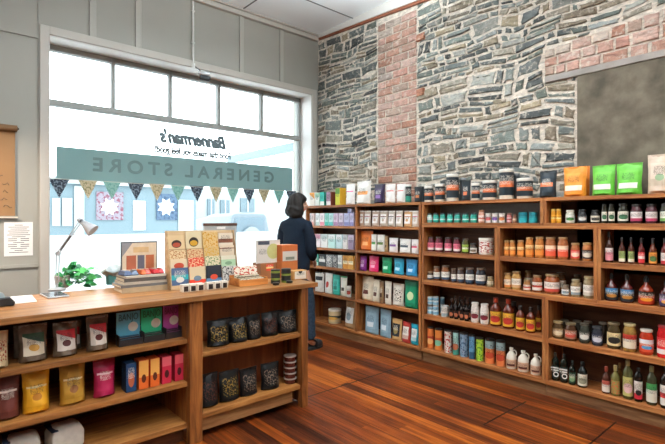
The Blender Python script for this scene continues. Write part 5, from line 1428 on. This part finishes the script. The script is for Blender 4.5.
for i, (h, n_, c, l_) in enumerate(zs_):
    o = thing('cardboard_box', n_, 'box', ((x0_ + x1_) / 2, yS, z_), 0, 'cardboard boxes on the counter')
    box(-w2, w2, 0, .13, 0, h).build('box', P(c, .7), o, bevel=.002)
    box(-w2 * .9, w2 * (.95 if i else .3), -.001, -.0002, h * .04, h * (.62 if i else .6)).build('label', l_, o)
    box(-.012, .012, .001, .129, h, h + .0006).build('tape', P('#c9a06a', .3), o)
    z_ += h + .001
# green and black tins
for i, (ua, ub, rows_) in enumerate(((270.6, 280.4, 4), (280.9, 291.2, 4))):
    yT = 2.86 + .03
    xa, d_ = at_y((ua + ub) / 2, yT); r_ = (ub - ua) / 2 * d_ / F * .97
    z_ = ZC_
    for q in range(rows_):
        h = .026
        o = thing('balm_tin', f'{["bottom", "second", "third", "top"][q]} green and black tin of the {["left", "right"][i]} counter stack', 'tin', (xa, yT, z_), 0, 'green and black tins')
        MB().lathe([(0, 0), (r_ * .97, 0), (r_ * .97, h * .6), (0, h * .6)], 24).build('tin', P('#7c8e3a' if (q + i) % 2 else '#23282a', .35), o)
        MB().lathe([(0, h * .6), (r_, h * .6), (r_, h - .001), (r_ * .95, h), (0, h)], 24).build('lid', P('#1d2022' if q < 3 else '#2a2e30', .35), o)
        z_ += h + .0004
for i, (u, v) in enumerate(((277.5, 285.3), (291, 283.3))):
    xa, ya = onc(u, v)
    o = thing('lip_tin', f'low black round tin lying {["in front of the tins", "beside the white window box"][i]} on counter', 'tin', (xa, ya + .02, ZC_), 0, 'low black tins')
    MB().lathe([(0, 0), (.024, 0), (.024, .009), (0, .009)], 22).build('tin', P('#1e2022', .4), o)
    MB().lathe([(0, .009), (.025, .009), (.025, .016), (.023, .0175), (0, .0175)], 22).build('lid', P('#26282a', .3), o)
yS = 2.93
x0_, d_ = at_y(293.4, yS); x1_ = at_y(307, yS)[0]
h = zz(271.2, d_) - TOP
t = thing('soap_box', 'white and tan box with black semicircle at counter\'s right end', 'box', ((x0_ + x1_) / 2, yS, ZC_))
w2 = (x1_ - x0_) / 2
box(-w2, w2, 0, .08, 0, h).build('box', P('#b98a52', .6), t, bevel=.002)
box(-w2 * .8, w2 * .86, -.001, -.0002, h * .1, h * .93).build('label', L('#e2dacb', None, 0, True), t)
m = MB(); m.lathe([(0, 0), (w2 * .28, 0), (w2 * .28, .001), (0, .001)], 20, a0=180, a1=360); m.build('semicircle', P('#26282a', .5), t, loc=(0, -.0012, h * .93), rot=(R(90), 0, 0))

# ---------------------------------------------------------------- on the window wall
xq = .597
t = thing('kraft_paper_roll', 'brown kraft paper roll hanging on the wall with handwriting', 'paper roll', (xq - .25, YW - .045, 1.44))
MB().tube([(-.27, 0, .755), (.235, 0, .755)], .028, 20).build('roll', P('#6e5030', .7), t)
MB().tube([(-.29, 0, .755), (.25, 0, .755)], .009, 12).build('rod', P('#4a3a2c', .5), t)
KR = P('#8a6742', .75, var=.05, scale=6)
box(-.265, .225, .026, .0275, 0, .76).build('sheet', KR, t)
box(-.285, .245, .012, .03, -.02, -.006).build('bottom_bar', P('#cfc6b6', .5), t, bevel=.002)
hr = random.Random(4)
for r0 in range(5):
    z_ = .34 - r0 * .065
    xx = -.2 + hr.uniform(0, .06)
    while xx < .17:
        n_ = hr.randint(3, 6)
        pts = [(xx + .012 * q, .0245, z_ + hr.uniform(-.012, .016)) for q in range(n_)]
        MB().tube(pts, .0022, 5).build('pen_stroke', P('#2a2420', .7), t)
        xx += .012 * n_ + .03
for s_ in (-.27, .235):
    box(s_ - .006, s_ + .006, -.01, .0445, .74, .77).build('bracket', P('#4a3a2c', .5), t)
t = thing('notice_sheet', 'white printed notice sheet taped to the wall below the paper roll', 'notice', (.60, YW - .0035, 1.09))
box(-.105, .105, 0, .003, 0, .297).build('paper', P('#e9e8e6', .6, var=.01), t)
IN = P('#4a4c50', .7)
for q in range(15):
    w_ = [.03, .075, .06, .08, .07, .085, .05, .08, .08, .04, .075, .08, .06, .03, .07][q]
    if q in (7, 8, 10, 11):
        for s_ in (-1, 1): box(s_ * .045 - .032, s_ * .045 + .032, -.0008, -.0001, .267 - q * .017, .2725 - q * .017).build('text_line', IN, t)
    else: box(-w_, w_, -.0008, -.0001, .267 - q * .017, .272 - q * .017).build('text_line', IN, t)
# conduit and spotlight at the window head
xc = at_y(193, YW - .02)[0]
t = thing('conduit_pipe', 'white conduit pipe dropping from ceiling to window head', 'pipe', (xc, YW - .02, 3.10))
MB().tube([(0, 0, 0), (0, 0, .715)], .012, 12).build('pipe', P('#d6d6d2', .4), t)
MB().tube([(0, 0, -.02), (0, 0, .03)], .022, 14).build('socket', P('#dadad6', .4), t)
for z_ in (.25, .6): box(-.02, .02, -.008, .018, z_, z_ + .015).build('clip', P('#c9c9c4', .4), t)
xs_, d_ = at_y(204, YW - .10)
zs2 = zz(77, d_)
t = thing('spotlight', 'small black and silver spotlight on an arm at the window head', 'spotlight', (xs_, YW - .10, zs2))
p0 = Vector((xc + .024 - xs_, .075, 3.10 - zs2))
MB().tube([p0, p0 * .5 + Vector((0, 0, .02)), (-.01, .02, .035)], .006, 8).build('arm', P('#5a5f62', .4, .5), t)
MB().tube([(-.06, .03, .03), (-.035, .015, .035), (.03, -.02, .035), (.055, -.03, .03)], [.012, .026, .028, .022], 16).build('housing', P('#c9ced0', .3, .3), t)
MB().tube([(-.04, .02, -.005), (.055, -.035, -.022)], .03, 18).build('lamp_head', P('#1f2326', .3), t)
box(-.07, -.05, .02, .045, .02, .045).build('bracket', P('#e0e0dc', .4), t)
# ---------------------------------------------------------------- the person at the window shelves
def skin_mesh(nodes, links, flat=None, sub=2):
    """nodes: name -> (co, radius); links: pairs; first node is the root"""
    names = list(nodes)
    me = bpy.data.meshes.new('figure')
    me.from_pydata([nodes[n][0] for n in names], [(names.index(a), names.index(b)) for a, b in links], [])
    o = bpy.data.objects.new('figure', me); COL.objects.link(o)
    mo = o.modifiers.new('skin', 'SKIN'); mo.use_smooth_shade = True; mo.branch_smoothing = .6
    for i, n in enumerate(names):
        r = nodes[n][1]
        me.skin_vertices[0].data[i].radius = (r, r) if not isinstance(r, tuple) else r
    me.skin_vertices[0].data[0].use_root = True
    su = o.modifiers.new('sub', 'SUBSURF'); su.levels = sub; su.render_levels = sub
    dg = bpy.context.evaluated_depsgraph_get()
    ev = bpy.data.meshes.new_from_object(o.evaluated_get(dg))
    bpy.data.objects.remove(o)
    if flat:
        for v in ev.vertices: v.co = flat(v.co)
    return ev
def add_mesh(name, me, mat, parent):
    me.materials.clear(); me.materials.append(mat)
    for p in me.polygons: p.use_smooth = True
    o = bpy.data.objects.new(name, me); COL.objects.link(o)
    if parent: o.parent = parent
    return o
def flat_torso(c):
    # a torso is wider than deep: squeeze front-to-back away from the arms
    k = .72 if .78 < c.z < 1.42 else 1.0
    if .78 < c.z < .86: k = 1 - .28 * (c.z - .78) / .08
    if 1.34 < c.z < 1.42: k = .72 + .28 * (c.z - 1.34) / .08
    return Vector((c.x, c.y * k, c.z))
px_, py_ = 2.985, 3.99
t = thing('person', 'person in navy sweater and jeans, back turned, looking at shelves', 'person', (px_, py_, 0), R(14) - R(90))
SKIN = P('#c99a80', .5, var=.05)
ARM = {'shl': ((-.165, -.01, 1.365), .062), 'ell': ((-.205, 0, 1.08), .044), 'wrl': ((-.10, .215, .995), .028), 'shr': ((.165, -.01, 1.365), .062), 'elr': ((.205, 0, 1.08), .044), 'wrr': ((.10, .215, .995), .028)}
N = {'pelvis': ((0, 0, .93), .15), 'waist': ((0, 0, 1.07), .135), 'chest': ((0, -.005, 1.24), .155), 'upper': ((0, -.01, 1.36), .11), 'neck': ((0, 0, 1.43), .055), 'skull': ((0, .01, 1.52), .05)}
N.update(ARM)
E = [('pelvis', 'waist'), ('waist', 'chest'), ('chest', 'upper'), ('upper', 'neck'), ('neck', 'skull'), ('upper', 'shl'), ('shl', 'ell'), ('ell', 'wrl'), ('upper', 'shr'), ('shr', 'elr'), ('elr', 'wrr')]
LEG = {}
for s_, q in ((-1, 'l'), (1, 'r')):
    fy = .13 if s_ > 0 else -.10
    LEG.update({'hip' + q: ((s_ * .095, 0, .86), .098), 'knee' + q: ((s_ * .10, fy * .6 + .01, .48), .062), 'ank' + q: ((s_ * .105, fy - .02, .09), .042), 'toe' + q: ((s_ * .12, fy + .12, .035), .033)})
    E += [('pelvis', 'hip' + q), ('hip' + q, 'knee' + q), ('knee' + q, 'ank' + q), ('ank' + q, 'toe' + q)]
N.update(LEG)
for s_, q in ((-1, 'l'), (1, 'r')):
    w0 = Vector(ARM['wr' + q][0])
    N['palm' + q] = (tuple(w0 + Vector((-s_ * .012, .045, -.035))), (.017, .03))
    E.append(('wr' + q, 'palm' + q))
    for f, (dx_, ln) in enumerate(((-.027, .062), (-.009, .072), (.009, .067), (.026, .052))):
        b0 = w0 + Vector((-s_ * .012 + dx_ * .5, .075 + .0, -.058 + dx_ * .6))
        N[f'f{f}a{q}'] = (tuple(b0), .009); N[f'f{f}b{q}'] = (tuple(b0 + Vector((0, ln * .35, -ln * .4))), .008); N[f'f{f}c{q}'] = (tuple(b0 + Vector((0, ln * .4, -ln * .85))), .007)
        E += [('palm' + q, f'f{f}a{q}'), (f'f{f}a{q}', f'f{f}b{q}'), (f'f{f}b{q}', f'f{f}c{q}')]
    N['tha' + q] = (tuple(w0 + Vector((-s_ * .035, .035, -.015))), .01); N['thb' + q] = (tuple(w0 + Vector((-s_ * .045, .07, -.03))), .008)
    E += [('palm' + q, 'tha' + q), ('tha' + q, 'thb' + q)]
body = skin_mesh(N, E, flat_torso, 2)
# head: sculpted ovoid joined into the body mesh
HC = Vector((0, .02, 1.565))
HROT = Matrix.Rotation(R(-48), 3, 'Z')
def headpt(u_, v_, grow=0.0):
    """u_ azimuth (0 = face, +y), v_ elevation"""
    x_, y_, z_ = math.sin(u_) * math.cos(v_), math.cos(u_) * math.cos(v_), math.sin(v_)
    a, b_, c = .073 + grow, .095 + grow, .118 + grow
    p = Vector((x_ * a, y_ * b_, z_ * c))
    if p.z < 0: p.x *= 1 - .28 * min(1, -p.z / .118) ; p.y *= 1 - .12 * (-p.z / .118)
    if not grow:
        fr = max(0, y_)
        g = lambda x0, z0, sx_, sz_: math.exp(-((p.x - x0) / sx_) ** 2 - ((p.z - z0) / sz_) ** 2)
        p.y += fr * (.024 * g(0, -.018, .013, .02) + .01 * g(0, .005, .009, .03) - .010 * g(.03, .012, .016, .011) - .010 * g(-.03, .012, .016, .011) + .006 * g(0, -.055, .02, .008) - .004 * g(0, -.049, .022, .003) + .010 * g(0, -.092, .022, .016) + .004 * g(0, .032, .05, .01))
    return p
vs, fs = [], []
NU, NV = 40, 28
for j in range(NV + 1):
    v_ = -math.pi / 2 + math.pi * j / NV
    for i in range(NU): vs.append(HC + HROT @ headpt(2 * math.pi * i / NU, v_))
for j in range(NV):
    for i in range(NU): fs.append((j * NU + i, j * NU + (i + 1) % NU, (j + 1) * NU + (i + 1) % NU, (j + 1) * NU + i))
for s_ in (-1, 1):                                   # ears
    b0 = len(vs); n_ = 10
    for k, off in ((1.0, 0.0), (1.1, .010), (.7, .016)):
        for i in range(n_):
            a = 2 * math.pi * i / n_
            vs.append(HC + HROT @ Vector((s_ * (.068 + off), -.008 - off * .5 + .016 * k * math.cos(a), -.008 + .029 * k * math.sin(a))))
    for r0 in range(2):
        for i in range(n_): fs.append((b0 + r0 * n_ + i, b0 + r0 * n_ + (i + 1) % n_, b0 + (r0 + 1) * n_ + (i + 1) % n_, b0 + (r0 + 1) * n_ + i))
    fs.append(tuple(b0 + 2 * n_ + i for i in range(n_)))
bv = [v.co.copy() for v in body.vertices]
full = bpy.data.meshes.new('body')
full.from_pydata(bv + vs, [], [tuple(p.vertices) for p in body.polygons] + [tuple(len(bv) + a for a in f) for f in fs])
add_mesh('body', full, SKIN, t)
for s_ in (-1, 1):
    MB().lathe([(0, -.011), (.008, -.008), (.011, 0), (.008, .008), (0, .011)], 12).build('eye', P('#2a1f1a', .15), t, loc=tuple(HC + HROT @ Vector((s_ * .029, .076, .012))))
MB().tube([HC + HROT @ Vector((q * .011, .096 - abs(q) * .003, -.05)) for q in (-2, -1, 0, 1, 2)], [.002, .004, .0045, .004, .002], 8).build('lips', P('#a4605a', .4), t)
# hair: chin-length bob, open at the face
vs, fs = [], []
NU, NV = 56, 34
def hairpt(i, j):
    u_ = 2 * math.pi * i / NU; q = j / NV                # q 0 crown, 1 hem
    fa = abs((u_ + math.pi) % (2 * math.pi) - math.pi)   # 0 at face, pi at back
    front = max(0, 1 - fa / 1.15)
    if q < .45:
        v_ = math.pi / 2 * (1 - q / .45); p = headpt(u_, v_, .02)
    else:
        k = (q - .45) / .55
        p = headpt(u_, 0, .02)
        drop = (.125 - .02 * math.cos(fa * 2) + .018 * noise.noise(Vector((math.cos(u_) * 5, math.sin(u_) * 5, 1)))) * k
        flare = 1 + .20 * math.sin(k * 2.2) - .16 * k ** 3
        p = Vector((p.x * flare, p.y * flare, -drop))
    if front > 0 and q > .3:                             # leaves the face free
        kf = min(1, front * 2.2) * min(1, (q - .3) / .12)
        tgt = headpt(u_, math.asin(max(-.98, min(.98, p.z / .12))), -.012)
        p = p.lerp(tgt, kf)
    wv = .003 * math.sin(u_ * 11 + q * 5) + .009 * noise.noise(Vector((math.cos(u_) * 4, math.sin(u_) * 4, q * 6)))
    n_ = Vector((p.x, p.y, 0)); n_ = n_.normalized() if n_.length > 1e-4 else Vector((0, 0, 1))
    return HC + HROT @ (p + n_ * wv * min(1, q * 3))
for j in range(NV + 1):
    for i in range(NU): vs.append(hairpt(i, j))
fs = [(j * NU + i, (j + 1) * NU + i, (j + 1) * NU + (i + 1) % NU, j * NU + (i + 1) % NU) for j in range(NV) for i in range(NU)]
fs.append(tuple(NV * NU + i for i in range(NU))[::-1])
hm = bpy.data.meshes.new('hair'); hm.from_pydata(vs, [], fs)
add_mesh('hair', hm, P('#17120f', .6, spec=.3, var=.4, scale=70), t)
# sweater
SW = {'hem': ((0, 0, .80), .175), 'w0': ((0, 0, .92), .178), 'waist': ((0, 0, 1.07), .168), 'chest': ((0, -.005, 1.24), .182), 'upper': ((0, -.01, 1.365), .128), 'collar': ((0, 0, 1.435), .073), 'coltop': ((0, .003, 1.465), .066)}
for s_, q in ((-1, 'l'), (1, 'r')):
    SW['sh' + q] = ((s_ * .155, -.01, 1.352), .082); SW['m' + q] = ((s_ * .192, -.005, 1.22), .072); SW['el' + q] = ((s_ * .205, .0, 1.08), .068); SW['fo' + q] = ((s_ * .165, .10, 1.02), .06); SW['wr' + q] = ((s_ * .11, .20, 1.0), .047)
SE = [('hem', 'w0'), ('w0', 'waist'), ('waist', 'chest'), ('chest', 'upper'), ('upper', 'collar'), ('collar', 'coltop')]
for q in 'lr': SE += [('upper', 'sh' + q), ('sh' + q, 'm' + q), ('m' + q, 'el' + q), ('el' + q, 'fo' + q), ('fo' + q, 'wr' + q)]
def fold(c):
    c = flat_torso(c)
    if c.z > 1.42: return c
    d_ = .010 * noise.noise(Vector((c.x * 7, c.y * 7, c.z * 13))) + .006 * math.sin(c.z * 60 + 5 * c.x) * noise.noise(Vector((c.x * 5, 2, c.z * 3)))
    r_ = Vector((c.x, c.y, 0)); 
    return c + (r_.normalized() * d_ if r_.length > .01 else Vector((0, 0, 0)))
add_mesh('sweater', skin_mesh(SW, SE, fold, 3), P('#18222f', .9, spec=.15, var=.15, scale=90, bump=.3), t)
JN = {'top': ((0, 0, .96), .158), 'pel': ((0, 0, .88), .165)}
JE = [('top', 'pel')]
for s_, q in ((-1, 'l'), (1, 'r')):
    h, kn, an = (Vector(LEG[n_ + q][0]) for n_ in ('hip', 'knee', 'ank'))
    JN['hip' + q] = (tuple(h - Vector((0, 0, .06))), .115); JN['kn' + q] = (tuple(kn), .084); JN['sh' + q] = (tuple(kn.lerp(an, .5)), .074); JN['an' + q] = (tuple(an + Vector((0, 0, .005))), .07)
    JE += [('pel', 'hip' + q), ('hip' + q, 'kn' + q), ('kn' + q, 'sh' + q), ('sh' + q, 'an' + q)]
def foldj(c):
    d_ = .006 * noise.noise(Vector((c.x * 12, c.y * 12, c.z * 16)))
    return Vector((c.x + d_, c.y * .92 + d_, c.z))
add_mesh('jeans', skin_mesh(JN, JE, foldj, 3), P('#2e3d4c', .85, spec=.2, var=.25, scale=40, bump=.2), t)
for s_, q in ((-1, 'l'), (1, 'r')):
    an, to = Vector(LEG['ank' + q][0]), Vector(LEG['toe' + q][0])
    sh = skin_mesh({'a': ((an.x, an.y - .02, .055), .066), 'b': ((an.x + s_ * .004, an.y + .05, .05), .06), 'c': ((to.x, to.y, .042), .054), 'd': ((to.x + s_ * .002, to.y + .035, .034), .04), 'up': ((an.x, an.y - .008, .115), .064)}, [('a', 'b'), ('b', 'c'), ('c', 'd'), ('a', 'up')], lambda c: Vector((c.x, c.y, max(c.z, .012))), 2)
    s0 = add_mesh('shoe', sh, P('#15171a', .5), t)
    m = MB(); n_ = 22
    pts = []
    for i in range(n_):
        a = 2 * math.pi * i / n_
        yy = .5 * (an.y - .075 + to.y + .07) + .135 * math.cos(a)
        pts.append((an.x + (to.x - an.x) * .5 * (1 + math.cos(a)) + .046 * math.sin(a), yy))
    m.idx([(a, b_, .0006) for a, b_ in pts] + [(a, b_, .02) for a, b_ in pts], [tuple(range(n_)), tuple(range(n_, 2 * n_))[::-1]] + [(i, i + n_, (i + 1) % n_ + n_, (i + 1) % n_) for i in range(n_)])
    m.build('sole', P('#1c1d1f', .8), s0)
